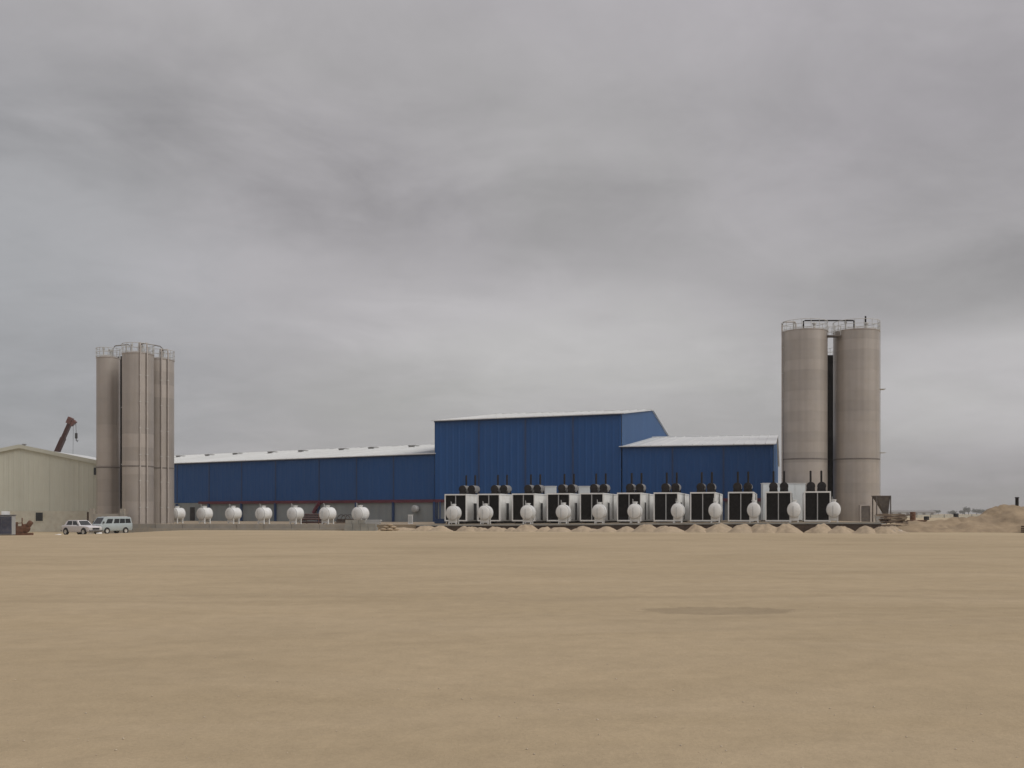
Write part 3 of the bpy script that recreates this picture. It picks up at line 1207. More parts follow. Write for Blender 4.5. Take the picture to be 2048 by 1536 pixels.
# ================================================================== FUEL TANKS
def make_tank():
    t = thing('fuel_tank', '', 'tank', (0, 0, 0), 0, 'white fuel tanks on legs')
    r, L, zc_ = .72, 1.25, 1.16
    bm = B()
    Mx = Matrix.Translation((0, -L / 2, zc_)) @ Matrix.Rotation(R(-90), 4, 'X')
    prof = [(0, -.19), (.25, -.175), (.48, -.13), (.64, -.06), (r, .0), (r, L), (.64, L + .06), (.48, L + .13), (.25, L + .175), (0, L + .19)]
    lathe(bm, prof, 32, Mx, cap=False)
    bmesh.ops.remove_doubles(bm, verts=bm.verts, dist=1e-4)
    part('shell', bm, M['tank'], t, True)
    for z in (.02, L - .02):
        bm = B()
        lathe(bm, [(r - .01, z - .03), (r + .014, z - .02), (r + .014, z + .02), (r - .01, z + .03)], 32, Mx, cap=False)
        part('weld_band', bm, M['palegrey'], t, True)
    for (x, y) in ((-.42, -.42), (.42, -.42), (-.42, .42), (.42, .42)):
        bm = B()
        bbox(bm, x - .055, x + .055, y - .055, y + .055, 0, .72)
        bbox(bm, x - .11, x + .11, y - .11, y + .11, -.02, .02)
        part('leg', bm, M['tank'], t)
    for y in (-.42, .42):
        bm = B()
        bbox(bm, -.46, .46, y - .03, y + .03, .16, .74)
        part('saddle_plate', bm, M['tank'], t)
    bm = B()
    lathe(bm, [(.24, zc_ + r - .1), (.24, zc_ + r + .14), (.30, zc_ + r + .14), (.30, zc_ + r + .19), (0, zc_ + r + .21)], 16, Matrix.Translation((.02, -.05, 0)))
    part('manhole', bm, M['tank'], t, True)
    bm = B()
    tube(bm, [(-.16, -.42, zc_ + r - .1), (-.16, -.42, zc_ + r + .36), (-.16, -.5, zc_ + r + .42)], .045, 6)
    part('vent_pipe', bm, M['palegrey'], t)
    bm = B()
    tube(bm, [(-.1, -L / 2 - .24, zc_ + .35), (-.1, -L / 2 - .27, zc_ - .55), (-.1, -L / 2 - .16, zc_ - .62)], .035, 6)
    part('gauge_pipe', bm, M['palegrey'], t)
    return t


tank0 = make_tank()
TX = [907.5, 971, 1056, 1127, 1199, 1270, 1356, 1431, 1508, 1588, 1667]
first = True
for i, px in enumerate(TX):
    k = (px - 1024) / F
    Y = 103.3 / (1 + .3 * k)
    X = k * Y
    lab = f'white fuel tank on legs standing before the {ORD[i]} generator container from the left'
    if i == 10:
        lab = 'white fuel tank on legs beside the rightmost generator, before the gap between the wide silos'
    if i == 9:
        lab = 'white fuel tank on legs before the tall white switch cabin, between the last two generators'
    z = yz(X) - .01
    if first:
        tank0['label'] = lab
        tank0.location = (X, Y, z)
        tank0.rotation_euler = (0, 0, -TH)
        tank0.scale = (.93, .93, 1.03)
        first = False
    else:
        c = dup(tank0, lab, (X, Y, z), -TH)
        c.scale = (.93, .93, 1.03) if i < 6 else (.88, .88, 1.03)
TL = [355, 409.5, 467, 527.5, 591, 655.5, 721]
for i, px in enumerate(TL):
    k = (px - 1024) / F
    Y = 121.8 + (107.6 - 121.8) * ((px - 355) / (721 - 355)) ** .93
    X = k * Y
    lab = f'white fuel tank on legs before the blue left wing, {ORD[i]} from the slim silos'
    if i == 0:
        lab = 'white fuel tank half hidden behind the slim silo beside the blue factory'
    if i == 6:
        lab = 'white fuel tank on legs behind the stack of grey concrete blocks'
    dup(tank0, lab, (X, Y, yz(X) - .01), -TH2 + R(2), 1.0)

# ================================================================== WHITE CABINS
def cabin(label, px0, px1, py, Y, dep, ribbed=True, group=None):
    a, b = at(px0, py, Y), at(px1, py, Y)
    z0 = yz(a.x)
    t = thing('switch_cabin', label, 'cabin', ((a.x + b.x) / 2, Y, z0), 0, group)
    w, h = b.x - a.x, a.z - z0
    nb = max(1, round(w / 1.2))
    for i in range(nb):
        bm = B()
        bbox(bm, -w / 2 + i * w / nb + .012, -w / 2 + (i + 1) * w / nb - .012, -.02, .05, .1, h - .1)
        part('wall_panel', bm, M['palewhite'], t)
    bm = B()
    bbox(bm, -w / 2, w / 2, .052, dep, 0, h - .06)
    part('body', bm, M['palewhite'], t)
    bm = B()
    bbox(bm, -w / 2 - .05, w / 2 + .05, -.08, dep + .05, h - .058, h)
    part('roof', bm, M['white'], t)
    bm = B()
    bbox(bm, -w / 2 - .01, w / 2 + .01, -.03, dep, -.1, .098)
    part('base_frame', bm, M['skid'], t)
    return t


M['palewhite'] = mat('pale_panel_paint', (0.64, 0.68, 0.69), 0.5, var=0.06, scale=0.7, rnd=.04, dust=.15)
cabin('tall white switch cabin between the factory end and the wide silo', 1526, 1611, 966, 111.9, .9)
cabin('narrow white cabin top rising behind the third and fourth generators from the left', 1090, 1113, 972, 120.5, 2.0)
cabin('narrow white cabin top rising behind the fourth and fifth generators from the left', 1158, 1180, 972, 120.5, 2.0)

# ================================================================== SAND HEAPS
def heap(label, x, y, rx, ry, h, seed, z0=None, name='sand_heap', group='sand heaps along the yard edge', m=None):
    bm = B()
    rings, seg = 12, 30
    cen = None
    rows = []
    for i in range(rings + 1):
        f = i / rings
        row = []
        for k in range(seg):
            a = 2 * math.pi * k / seg
            wob = 1 + .42 * mnoise.noise((math.cos(a) * 1.2 + seed * 3.1, math.sin(a) * 1.2, seed))
            px_, py_ = f * rx * wob * math.cos(a), f * ry * wob * math.sin(a)
            zz = h * (1 - f) ** 1.05 * (1 - .3 * math.exp(-(f / .2) ** 2)) - .10 * f
            zz += h * (.34 * mnoise.noise((px_ * 1.1 + seed, py_ * 1.1, seed * 1.7)) + .14 * mnoise.noise((px_ * 3.1 + seed, py_ * 3.1, seed))) * (1 - f * .75)
            row.append(bm.verts.new((px_, py_, zz)))
            if i == 0:
                break
        rows.append(row)
    c0 = rows[0][0]
    for k in range(seg):
        bm.faces.new((c0, rows[1][k], rows[1][(k + 1) % seg]))
    for a_, b_ in zip(rows[1:], rows[2:]):
        for k in range(seg):
            bm.faces.new((a_[k], b_[k], b_[(k + 1) % seg], a_[(k + 1) % seg]))
    o = link(name, bm, m or M['sandheap'], None, True)
    o.location = (x, y, gz(x, y) - .02 if z0 is None else z0)
    tag(o, label, 'sand heap', group)
    return o


HP = [(886, 1.0), (934, .95), (962, .7), (996, .9), (1024, .75), (1050, .95), (1088, .8), (1123, 1.0), (1172, .95), (1212, 1.0), (1254, .85), (1293, 1.05), (1337, 1.1),
      (1397, .95), (1437, 1.05), (1487, 1.1), (1529, 1.05), (1575, .95), (1638, 1.0), (1681, .95), (1727, .9), (1770, .75)]
DESC = ['low', 'rounded', 'small', 'pointed', 'slumped', 'steep', 'broad', 'crumbling', 'neat', 'spreading', 'uneven']


def nearest_gen(px):
    best = min(range(11), key=lambda i: abs((PX[i][0] + PX[i][1]) / 2 - px))
    return best, px - (PX[best][0] + PX[best][1]) / 2


used_lab = set()
for i, (px, s) in enumerate(HP):
    k = (px - 1024) / F
    Y = 100.35 / (1 + .3 * k)
    X = k * Y
    gi, off = nearest_gen(px)
    gname = 'leftmost' if gi == 0 else 'rightmost' if gi == 10 else ORD[gi]
    gtxt = f'the {gname} generator' + (' from the left' if 0 < gi < 10 else '')
    pos = 'at the left of' if off < -12 else 'at the right of' if off > 12 else 'straight before'
    if gi == 10 and off > 30:
        pos = 'before the wide silos, right of'
    lab = f'pale sand heap {pos} {gtxt}'
    if lab in used_lab:
        lab = f'pale sand heap farther {"right" if off > 0 else "left"}, {pos} {gtxt}'
    if i == len(HP) - 1:
        lab = 'pale sand heap at the right end of the row, beside the timber pile'
    if i == len(HP) - 2:
        lab = 'pale sand heap before the door of the rightmost wide silo'
    used_lab.add(lab)
    heap(lab, X + random.uniform(-.15, .15), Y + random.uniform(-.2, .2), 1.75 * s * random.uniform(.85, 1.25), 1.5 * s, (yz(X) + .10) * s * random.uniform(.75, 1.1), i * 1.37 + 2)
heap('broad sand heap sloping off the right end of the yard, under the dark planks', 34.6, 92.2, 2.0, 2.2, .95, 71.0)
# spilled sand at the left end of the row
heap('long low spill of sand beside the concrete blocks', at(800, 0, 104.5).x, 104.5, 3.3, 1.0, .52, 41.0, name='sand_spill', group=None)
heap('rough sand spill with broken lumps left of the generators', at(850, 0, 103.3).x, 103.3, 2.2, 1.0, .72, 45.0, name='sand_spill', group=None)

# ================================================================== SAND BANK at the right
bm = B()
prof = [(1740, 1052), (1790, 1047), (1830, 1042), (1870, 1040), (1920, 1036), (1955, 1029), (1975, 1024), (1990, 1017), (2003, 1011), (2018, 1007.5), (2034, 1009), (2050, 1011), (2075, 1006), (2110, 1012), (2160, 1030), (2220, 1050), (2260, 1062)]
YB = 99.0


def bank_top(x):
    px = x / YB * F + 1024
    for (a, za), (b, zb) in zip(prof, prof[1:]):
        if a <= px <= b:
            t = (px - a) / (b - a)
            t = t * t * (3 - 2 * t) * .5 + t * .5
            return EYE - ((za + (zb - za) * t) - HOR) / F * YB
    return -.3


rows = []
nx, ny = 110, 34
for j in range(ny + 1):
    row = []
    y = 88.5 + 24 * j / ny
    for i in range(nx + 1):
        x = 35.0 + 27 * i / nx
        tp = bank_top(x)
        ww = 3.2 + max(0, tp) * 1.8
        d = abs(y - YB - .5) / ww
        f = max(0.0, 1 - d) ** .85 if d < 1 else 0
        z = -.12 + (tp + .12) * f
        if f > 0:
            z += (.34 * mnoise.noise((x * .55, y * .55, 2.2)) + .20 * mnoise.noise((x * 1.6, y * 1.6, 7.2)) + .11 * mnoise.noise((x * 4, y * 4, 1.2))) * min(1, f * 2.5) * min(1, tp * .6 + .25)
        row.append(bm.verts.new((x, y, z)))
    rows.append(row)
for a, b in zip(rows, rows[1:]):
    for i in range(nx):
        bm.faces.new((a[i], a[i + 1], b[i + 1], b[i]))
o = link('sand_bank', bm, M['bank'], None, True)
o['kind'] = 'structure'

# ================================================================== WHEELS AND VEHICLES
def wheel(par, x, y, r, w):
    bm = B()
    Mx = Matrix.Translation((x, y - w / 2, r)) @ Matrix.Rotation(R(-90), 4, 'X')
    lathe(bm, [(r * .60, 0.0), (r * .9, 0.0), (r, w * .2), (r, w * .8), (r * .9, w), (r * .60, w)], 20, Mx, cap=False)
    wh = part('wheel', bm, M['tyre'], par, True)
    bm = B()
    lathe(bm, [(0, w * .12), (r * .18, w * .05), (r * .22, w * .14), (r * .52, w * .12), (r * .61, w * .03), (r * .61, w * .97), (r * .52, w * .88), (r * .22, w * .86), (r * .18, w * .95), (0, w * .88)], 20, Mx, cap=False)
    part('rim', bm, M['rim'], wh, True)
    return wh


def body_loft(bm, secs):
    """secs: list of (x, [(y,z)...]) cross-sections, mirrored in y, closed along x."""
    rings = []
    for x, pr in secs:
        ring = [bm.verts.new((x, y, z)) for y, z in pr] + [bm.verts.new((x, -y, z)) for y, z in reversed(pr)]
        rings.append(ring)
    n = len(rings[0])
    for a, b in zip(rings, rings[1:]):
        for k in range(n):
            bm.faces.new((a[k], a[(k + 1) % n], b[(k + 1) % n], b[k]))
    bm.faces.new(rings[0])
    bm.faces.new(rings[-1][::-1])


def quad_on(bm, c4, u0, u1, v0, v1, off):
    """Thin pane on the bilinear face c4 (bl, br, tr, tl)."""
    bl, br, tr, tl = [Vector(c) for c in c4]
    nrm = (br - bl).cross(tl - bl).normalized()

    def P(u, v):
        return bl * (1 - u) * (1 - v) + br * u * (1 - v) + tr * u * v + tl * (1 - u) * v
    q = [P(u0, v0), P(u1, v0), P(u1, v1), P(u0, v1)]
    prism(bm, [p - nrm * .01 for p in q], nrm * (off + .01))


# --- white car
car = thing('white_car', 'dusty white car with a long bonnet parked in front of the pale blue minibus', 'car')
W = .82
bm = B()
body_loft(bm, [(-2.18, [(.60, .42), (.70, .52), (.72, .86), (.62, .92)]),
               (-2.05, [(.72, .34), (.79, .45), (.80, .90), (.70, .96)]),
               (-.6, [(.76, .30), (.82, .42), (.82, .92), (.74, .98)]),
               (.8, [(.76, .30), (.82, .42), (.82, .92), (.74, .98)]),
               (1.7, [(.74, .32), (.80, .44), (.79, .88), (.68, .95)]),
               (2.12, [(.72, .36), (.77, .46), (.76, .80), (.66, .88)]),
               (2.22, [(.62, .42), (.70, .52), (.70, .74), (.60, .80)])])
part('body', bm, M['carwhite'], car, True)
cb = {'x0': -1.75, 'x1': .78, 'y': .75, 'z': .95}
ct = {'x0': -1.38, 'x1': .18, 'y': .60, 'z': 1.50}
bm = B()
lo = [(cb['x0'], -cb['y'], cb['z']), (cb['x1'], -cb['y'], cb['z']), (cb['x1'], cb['y'], cb['z']), (cb['x0'], cb['y'], cb['z'])]
hi = [(ct['x0'], -ct['y'], ct['z']), (ct['x1'], -ct['y'], ct['z']), (ct['x1'], ct['y'], ct['z']), (ct['x0'], ct['y'], ct['z'])]
va, vb = [bm.verts.new(p) for p in lo], [bm.verts.new(p) for p in hi]
bm.faces.new(vb)
bm.faces.new(va[::-1])
for k in range(4):
    bm.faces.new((va[k], va[(k + 1) % 4], vb[(k + 1) % 4], vb[k]))
bmesh.ops.bevel(bm, geom=[e for e in bm.edges if all(v.co.z > 1.4 for v in e.verts)], offset=.06, segments=2, affect='EDGES')
part('cabin', bm, M['carwhite'], car, True)
for s in (0, 1):
    c4 = (lo[0], lo[1], hi[1], hi[0]) if s == 0 else (lo[2], lo[3], hi[3], hi[2])
    for (a, b) in ((.13, .50), (.56, .88)):
        if s:
            a, b = 1 - b, 1 - a
        bm = B()
        quad_on(bm, c4, a, b, .14, .86, .012)
        part('side_window', bm, M['glass'], car)
bm = B()
quad_on(bm, (lo[1], lo[2], hi[2], hi[1]), .08, .92, .1, .88, .012)
part('windscreen', bm, M['glass'], car)
bm = B()
quad_on(bm, (lo[3], lo[0], hi[0], hi[3]), .08, .92, .1, .88, .012)
part('rear_window', bm, M['glass'], car)
for x, y in ((-1.36, -.76), (-1.36, .76), (1.40, -.76), (1.40, .76)):
    wheel(car, x, y, .34, .22)
    bm = B()   # dark wheel arch
    Mx = Matrix.Translation((x, (y + .066 if y > 0 else y - .066), .36)) @ Matrix.Rotation(R(-90), 4, 'X')
    lathe(bm, [(.40, -.006), (.40, .006)], 20, Mx)
    part('wheel_arch', bm, M['dark'], car)
bm = B()
bbox(bm, 2.19, 2.245, -.40, .40, .56, .74)
part('grille', bm, M['dark'], car)
for y in (-.54, .54):
    bm = B()
    bbox(bm, 2.16, 2.24, y - .12, y + .12, .58, .74)
    part('headlight', bm, M['lamp'], car)
for (x, s) in ((2.24, 1), (-2.2, -1)):
    bm = B()
    bbox(bm, x - .05, x + .07, -.76, .76, .38, .52)
    part('bumper', bm, M['chrome'], car)
for y in (-.62, .62):
    bm = B()
    bbox(bm, -2.20, -2.13, y - .09, y + .09, .62, .80)
    part('tail_light', bm, M['rust'], car)
for y in (-.86, .86):
    bm = B()
    box(bm, (.55, y, 1.02), (.10, .14, .10))
    part('mirror', bm, M['dark'], car)
q = at(163, 1069, 101.5)
car.location = (q.x, 101.5, gz(q.x, 101.5))
car.rotation_euler = (0, 0, R(-30))

# --- pale blue minibus
bus = thing('minibus', 'pale blue minibus with a row of dark side windows parked before the slim silos', 'minibus')
bm = B()
body_loft(bm, [(-2.15, [(.66, .42), (.76, .52), (.77, 1.05), (.74, 1.12)]),
               (-2.08, [(.74, .34), (.81, .46), (.82, 1.05), (.79, 1.12)]),
               (1.4, [(.74, .32), (.82, .44), (.82, 1.05), (.79, 1.12)]),
               (2.05, [(.72, .34), (.80, .46), (.79, 1.0), (.75, 1.06)]),
               (2.16, [(.62, .42), (.72, .52), (.70, .90), (.66, .96)])])
part('body', bm, M['busblue'], bus, True)
lo = [(-2.10, -.795, 1.10), (2.02, -.78, 1.04), (2.02, .78, 1.04), (-2.10, .795, 1.10)]
hi = [(-1.98, -.68, 1.86), (1.42, -.66, 1.86), (1.42, .66, 1.86), (-1.98, .68, 1.86)]
bm = B()
va, vb = [bm.verts.new(p) for p in lo], [bm.verts.new(p) for p in hi]
bm.faces.new(vb)
bm.faces.new(va[::-1])
for k in range(4):
    bm.faces.new((va[k], va[(k + 1) % 4], vb[(k + 1) % 4], vb[k]))
bmesh.ops.bevel(bm, geom=[e for e in bm.edges if all(v.co.z > 1.7 for v in e.verts)], offset=.07, segments=2, affect='EDGES')
part('cabin', bm, M['busblue'], bus, True)
bm = B()
bbox(bm, -1.7, 1.0, -.5, .5, 1.858, 1.90)
part('roof_panel', bm, M['carwhite'], bus)
for s in (0, 1):
    c4 = (lo[0], lo[1], hi[1], hi[0]) if s == 0 else (lo[2], lo[3], hi[3], hi[2])
    for (a, b) in ((.04, .215), (.235, .41), (.43, .605), (.66, .86)):
        if s:
            a, b = 1 - b, 1 - a
        bm = B()
        quad_on(bm, c4, a, b, .10, .72, .012)
        part('side_window', bm, M['glass'], bus)
bm = B()
quad_on(bm, (lo[1], lo[2], hi[2], hi[1]), .07, .93, .08, .86, .012)
part('windscreen', bm, M['glass'], bus)
bm = B()
quad_on(bm, (lo[3], lo[0], hi[0], hi[3]), .1, .9, .1, .8, .012)
part('rear_window', bm, M['glass'], bus)
for x, y in ((-1.2, -.76), (-1.2, .76), (1.25, -.76), (1.25, .76)):
    wheel(bus, x, y, .32, .2)
    bm = B()
    Mx = Matrix.Translation((x, (y + .066 if y > 0 else y - .066), .34)) @ Matrix.Rotation(R(-90), 4, 'X')
    lathe(bm, [(.38, -.006), (.38, .006)], 20, Mx)
    part('wheel_arch', bm, M['dark'], bus)
for y in (-.5, .5):
    bm = B()
    bbox(bm, 2.10, 2.185, y - .13, y + .13, .66, .86)
    part('headlight', bm, M['lamp'], bus)
bm = B()
bbox(bm, 2.10, 2.175, -.33, .33, .68, .84)
part('grille', bm, M['dark'], bus)
for x in (2.15, -2.17):
    bm = B()
    bbox(bm, x - .05, x + .06, -.76, .76, .36, .52)
    part('bumper', bm, M['chrome'], bus)
for s in (-1, 1):
    bm = B()
    box(bm, (1.75, s * .92, 1.25), (.08, .16, .22))
    part('mirror', bm, M['dark'], bus)
q = at(224, 1066, 106.5)
bus.location = (q.x, 106.5, gz(q.x, 106.5))
bus.scale = (.93, .95, .96)
bus.rotation_euler = (0, 0, R(180 + 58))

# ================================================================== CONCRETE PORTAL behind the bus
a, b = at(203, 1060, 110.6), at(265, 1060, 110.6)
pt = thing('concrete_bin', 'low concrete bin wall with two raised end posts behind the minibus', 'concrete wall', ((a.x + b.x) / 2 - 1.2, 110.9, gz(-45, 110)))
w = (b.x - a.x) / 2
for s in (-1, 1):
    bm = B()
    bbox(bm, s * w - .24 - (0 if s < 0 else .0), s * w + .24, -.2, .25, -.2, 2.75)
    part('post', bm, M['concrete'], pt)
for i in range(3):
    bm = B()
    bbox(bm, -w + .25, w - .25, -.1, .15, -.2 + i * .8, -.2 + i * .8 + .78)
    part('concrete_beam', bm, M['concrete'], pt)

# ================================================================== LEFT EDGE: cabinet and rusty engine
q = at(9, 1075, 92.5)
ct_ = thing('generator_cabinet', 'dark navy equipment cabinet with pale grey side at the far left edge', 'cabinet', (q.x - .9, 93.3, gz(q.x, 93)), R(14))
bm = B()
bbox(bm, -1.4, 1.25, -.7, .7, .18, 1.95)
part('body', bm, M['palegrey'], ct_)
for i in range(3):
    bm = B()
    bbox(bm, -1.36 + i * .87, -1.36 + i * .87 + .84, -.76, -.701, .24, 1.86)
    d = part('door_panel', bm, M['navy'], ct_)
    bm = B()
    for k in range(7):
        bbox(bm, -1.30 + i * .87, -1.30 + i * .87 + .72, -.785, -.761, .9 + k * .12, .96 + k * .12)
    part('louvre', bm, M['navy'], d)
bm = B()
bbox(bm, -1.46, 1.31, -.79, .76, 1.952, 2.02)
part('lid', bm, M['navy'], ct_)
bm = B()
bbox(bm, -1.4, 1.25, -.68, .68, -.05, .178)
part('base_frame', bm, M['skid'], ct_)
bm = B()
bbox(bm, .25, .85, -.3, .3, 2.022, 2.36)
part('vent_hood', bm, M['tank'], ct_)

q = at(46, 1068, 101.0)
en = thing('rusty_engine', 'rusty brown stationary engine with an upright exhaust pipe by the cream warehouse', 'engine', (q.x, 101.0, gz(q.x, 101)), R(8))
bm = B()
bbox(bm, -.85, .85, -.5, .5, 0, .26)
part('skid', bm, M['rust'], en)
bm = B()
bbox(bm, -.6, .15, -.34, .34, .262, .95)
bmesh.ops.bevel(bm, geom=list(bm.edges), offset=.06, segments=2, affect='EDGES')
part('engine_block', bm, M['rust'], en)
bm = B()
bbox(bm, -.80, -.62, -.42, .42, .262, 1.35)
part('radiator', bm, M['rust'], en)
bm = B()
Mx = Matrix.Translation((.3, -.25, .72)) @ Matrix.Rotation(R(-90), 4, 'X')
lathe(bm, [(.12, -.02), (.38, 0), (.46, .04), (.46, .14), (.38, .18), (.1, .18)], 20, Mx)
part('flywheel', bm, M['rust'], en, True)
bm = B()
Mx = Matrix.Translation((.5, -.1, .95)) @ Matrix.Rotation(R(35), 4, 'Y')
lathe(bm, [(0, 0), (.24, .03), (.26, .1), (.26, .5), (.2, .58), (0, .6)], 16, Mx)
part('pump_drum', bm, M['rust'], en, True)
bm = B()
tube(bm, [(-.1, .05, .9), (-.1, .05, 1.78)], .055, 8)
part('exhaust_pipe', bm, M['rust'], en)
bm = B()
tube(bm, [(-.5, -.2, .95), (-.4, -.25, 1.25), (0, -.25, 1.28), (.15, -.2, .95)], .05, 6)
part('intake_pipe', bm, M['rust'], en)

# ================================================================== CRANE behind the warehouse
YK = 168.0
base = at(78, 1027, YK)
cr = thing('mobile_crane', 'dark red telescopic crane boom raised behind the cream warehouse roof', 'crane', (base.x, YK, -.4))
pA = at(84, 946, YK) - Vector((base.x, YK, -.4))
pB = at(140.5, 845, YK) - Vector((base.x, YK, -.4))
dirb = (pB - pA).normalized()
bm = B()
bbox(bm, -4.5, 3.5, -1.2, 1.2, .7, 1.5)
part('chassis', bm, M['crane'], cr)
bm = B()
bbox(bm, -3.0, .6, -1.1, 1.1, 1.52, 3.2)
part('house', bm, M['craneend'], cr)
for x in (-3.6, -2.2, 1.2, 2.6):
    for y in (-1.05, 1.05):
        wheel(cr, x, y, .6, .4)
piv = Vector((-1.2, 0, 3.0))


def boomseg(a, b, w, m, name='boom_section'):
    d = (b - a)
    L = d.length
    M3 = d.to_track_quat('X', 'Y').to_matrix()
    bm = B()
    box(bm, (a + b) / 2, (L, w, w * 1.15), 0, M3)
    return part(name, bm, m, cr)


L = (pB - piv).length
dirb = (pB - piv).normalized()
boomseg(piv, piv + dirb * L * .60, .86, M['crane'])
boomseg(piv + dirb * L * .601, piv + dirb * L * .82, .72, M['crane'])
boomseg(piv + dirb * L * .821, pB, .58, M['crane'])
hd = at(151, 842, YK) - Vector((base.x, YK, -.4))
boomseg(pB - dirb * .2 + Vector((-.2, 0, 0)), pB + dirb * .9 + Vector((-.2, 0, 0)), .75, M['craneend'], 'boom_head')
boomseg(pB + Vector((.1, 0, -.45)), hd, .55, M['craneend'], 'boom_head')
hk = at(152.5, 868, YK) - Vector((base.x, YK, -.4))
bm = B()
tube(bm, [hd + Vector((.05, 0, -.2)), hk], .04, 5)
tube(bm, [hd + Vector((-.35, 0, -.2)), hd + Vector((-.45, 0, -7.5))], .025, 5)
part('hoist_cable', bm, M['cable'], cr)
bm = B()
box(bm, hk + Vector((0, 0, -.3)), (.34, .3, .9))
tube(bm, [hk + Vector((0, 0, -.7)), hk + Vector((0, 0, -1.1)), hk + Vector((.18, 0, -1.25)), hk + Vector((.3, 0, -1.05))], .07, 6)
part('hook', bm, M['cable'], cr)

# ================================================================== MATERIALS LYING BEFORE THE LEFT WING
# stacked concrete blocks
q0, q1 = at(690, 1060, 104.6), at(755, 1060, 104.6)
st = thing('block_stack', 'stack of long grey concrete blocks lying at the yard edge before a tank', 'concrete blocks', ((q0.x + q1.x) / 2, 104.6, 0), R(-3))
w = q1.x - q0.x
lay = 0
for (n_, z, dx0, dx1) in ((4, 0, 0, 0), (4, .38, .05, .12), (3, .76, .1, w * .36)):
    ww = w - dx0 - dx1
    for i in range(n_):
        bm = B()
        g = ww / n_
        bbox(bm, -w / 2 + dx0 + i * g + .015, -w / 2 + dx0 + (i + 1) * g - .015, -.45 + random.uniform(-.05, .05), .45, z, z + .37)
        part('concrete_block', bm, M['concrete_grey'], st)
q = at(742, 1036, 106.3)
sl = thing('slab_pile', 'small pile of pale slabs on the yard right of the last left tank', 'slabs', (q.x, 107.0, yz(q.x)), R(-6))
for i in range(3):
    bm = B()
    bbox(bm, -1.0 + i * .1, .85 + i * .08, -.4, .4, .02 + i * .17, .02 + i * .17 + .15)
    part('slab', bm, M['palegrey'], sl)
q = at(775, 1058, 103.8)
ps = thing('sand_bags', 'pale lumpy pile of sacks at the corner of the concrete blocks', 'sacks', (q.x + .1, 103.9, 0), R(4))
for (x, y, z) in ((-.5, 0, 0), (.15, -.1, 0), (.8, .05, 0), (-.2, .05, .24), (.45, .0, .24), (.1, 0, .46)):
    bm = B()
    bmesh.ops.create_icosphere(bm, subdivisions=2, radius=1)
    for v in bm.verts:
        v.co = Vector((v.co.x * .38, v.co.y * .28, v.co.z * .15 + .15)) * 1.0 + Vector((x, y, z))
    part('sack', bm, M['sandheap'], ps, True)
# red pipes on trestles
q0, q1 = at(603, 1040, 112.5), at(640, 1040, 112.5)
pr_ = thing('pipe_rack', 'reddish pipes lying on a low trestle rack between two white tanks', 'pipe rack', ((q0.x + q1.x) / 2, 113.6, yz(-22)), R(-20))
for j, (y, z) in enumerate(((-.3, .55), (.0, .55), (.3, .55), (-.15, .80), (.15, .80), (-.3, .18), (.1, .18), (0, 1.05))):
    bm = B()
    tube(bm, [(-1.5 + random.uniform(-.2, .2), y, z), (1.5 + random.uniform(-.2, .2), y, z)], .11, 8)
    part('pipe', bm, M['redpipe'], pr_, True)
for x in (-1.1, 1.1):
    bm = B()
    for y in (-.55, .55):
        tube(bm, [(x, y, 0), (x, y, 1.1)], .04, 6)
    tube(bm, [(x, -.55, .40), (x, .55, .40)], .04, 6)
    part('trestle', bm, M['rust'], pr_)
# dark timber and hoops
q = at(688, 1042, 111.5)
sc_ = thing('scrap_pile', 'dark pile of timbers and bent hoops between the last two left tanks', 'scrap', (q.x, 112.3, yz(q.x)), R(-15))
for i in range(7):
    bm = B()
    a = random.uniform(-.18, .18)
    box(bm, (random.uniform(-.15, .15), -.4 + .13 * i, .12 + .13 * (i % 4)), (2.1 + random.uniform(-.3, .3), .14, .11), a)
    part('timber', bm, M['darkwood'], sc_)
for i in range(3):
    bm = B()
    tube(bm, [(-.3 + i * .35 + .62 * math.cos(t), -.3 + i * .3, .25 + .80 * math.sin(t)) for t in [k * math.pi / 12 for k in range(13)]], .045, 6)
    part('hoop', bm, M['skid'], sc_)
# white electrical pillar
q = at(821, 1047, 112.0)
ep = thing('meter_cabinet', 'small white cabinet with a pale door standing before the grey base wall', 'cabinet', (q.x, 112, yz(q.x)), 0)
bm = B()
bbox(bm, -.26, .26, -.15, .15, 0, .98)
part('body', bm, M['tank'], ep)
bm = B()
bbox(bm, -.2, .2, -.175, -.151, .15, .86)
part('door', bm, M['palegrey'], ep)
bm = B()
bbox(bm, -.3, .3, -.2, .2, .981, 1.03)
part('lid', bm, M['tank'], ep)
# blue drums box near the first generator
q = at(879, 1044, 112.0)
tb = thing('blue_trough', 'low blue steel crate on the ground left of the leftmost generator', 'crate', (q.x, 113, yz(q.x)), R(-15))
for (x0, x1, y0, y1) in ((-.55, .55, -.4, -.35), (-.55, .55, .35, .4), (-.55, -.5, -.349, .349), (.5, .55, -.349, .349)):
    bm = B()
    bbox(bm, x0, x1, y0, y1, .05, .55)
    part('side_board', bm, M['blue_dark'], tb)
bm = B()
bbox(bm, -.5, .5, -.35, .35, 0.02, .1)
part('floor_board', bm, M['blue_dark'], tb)

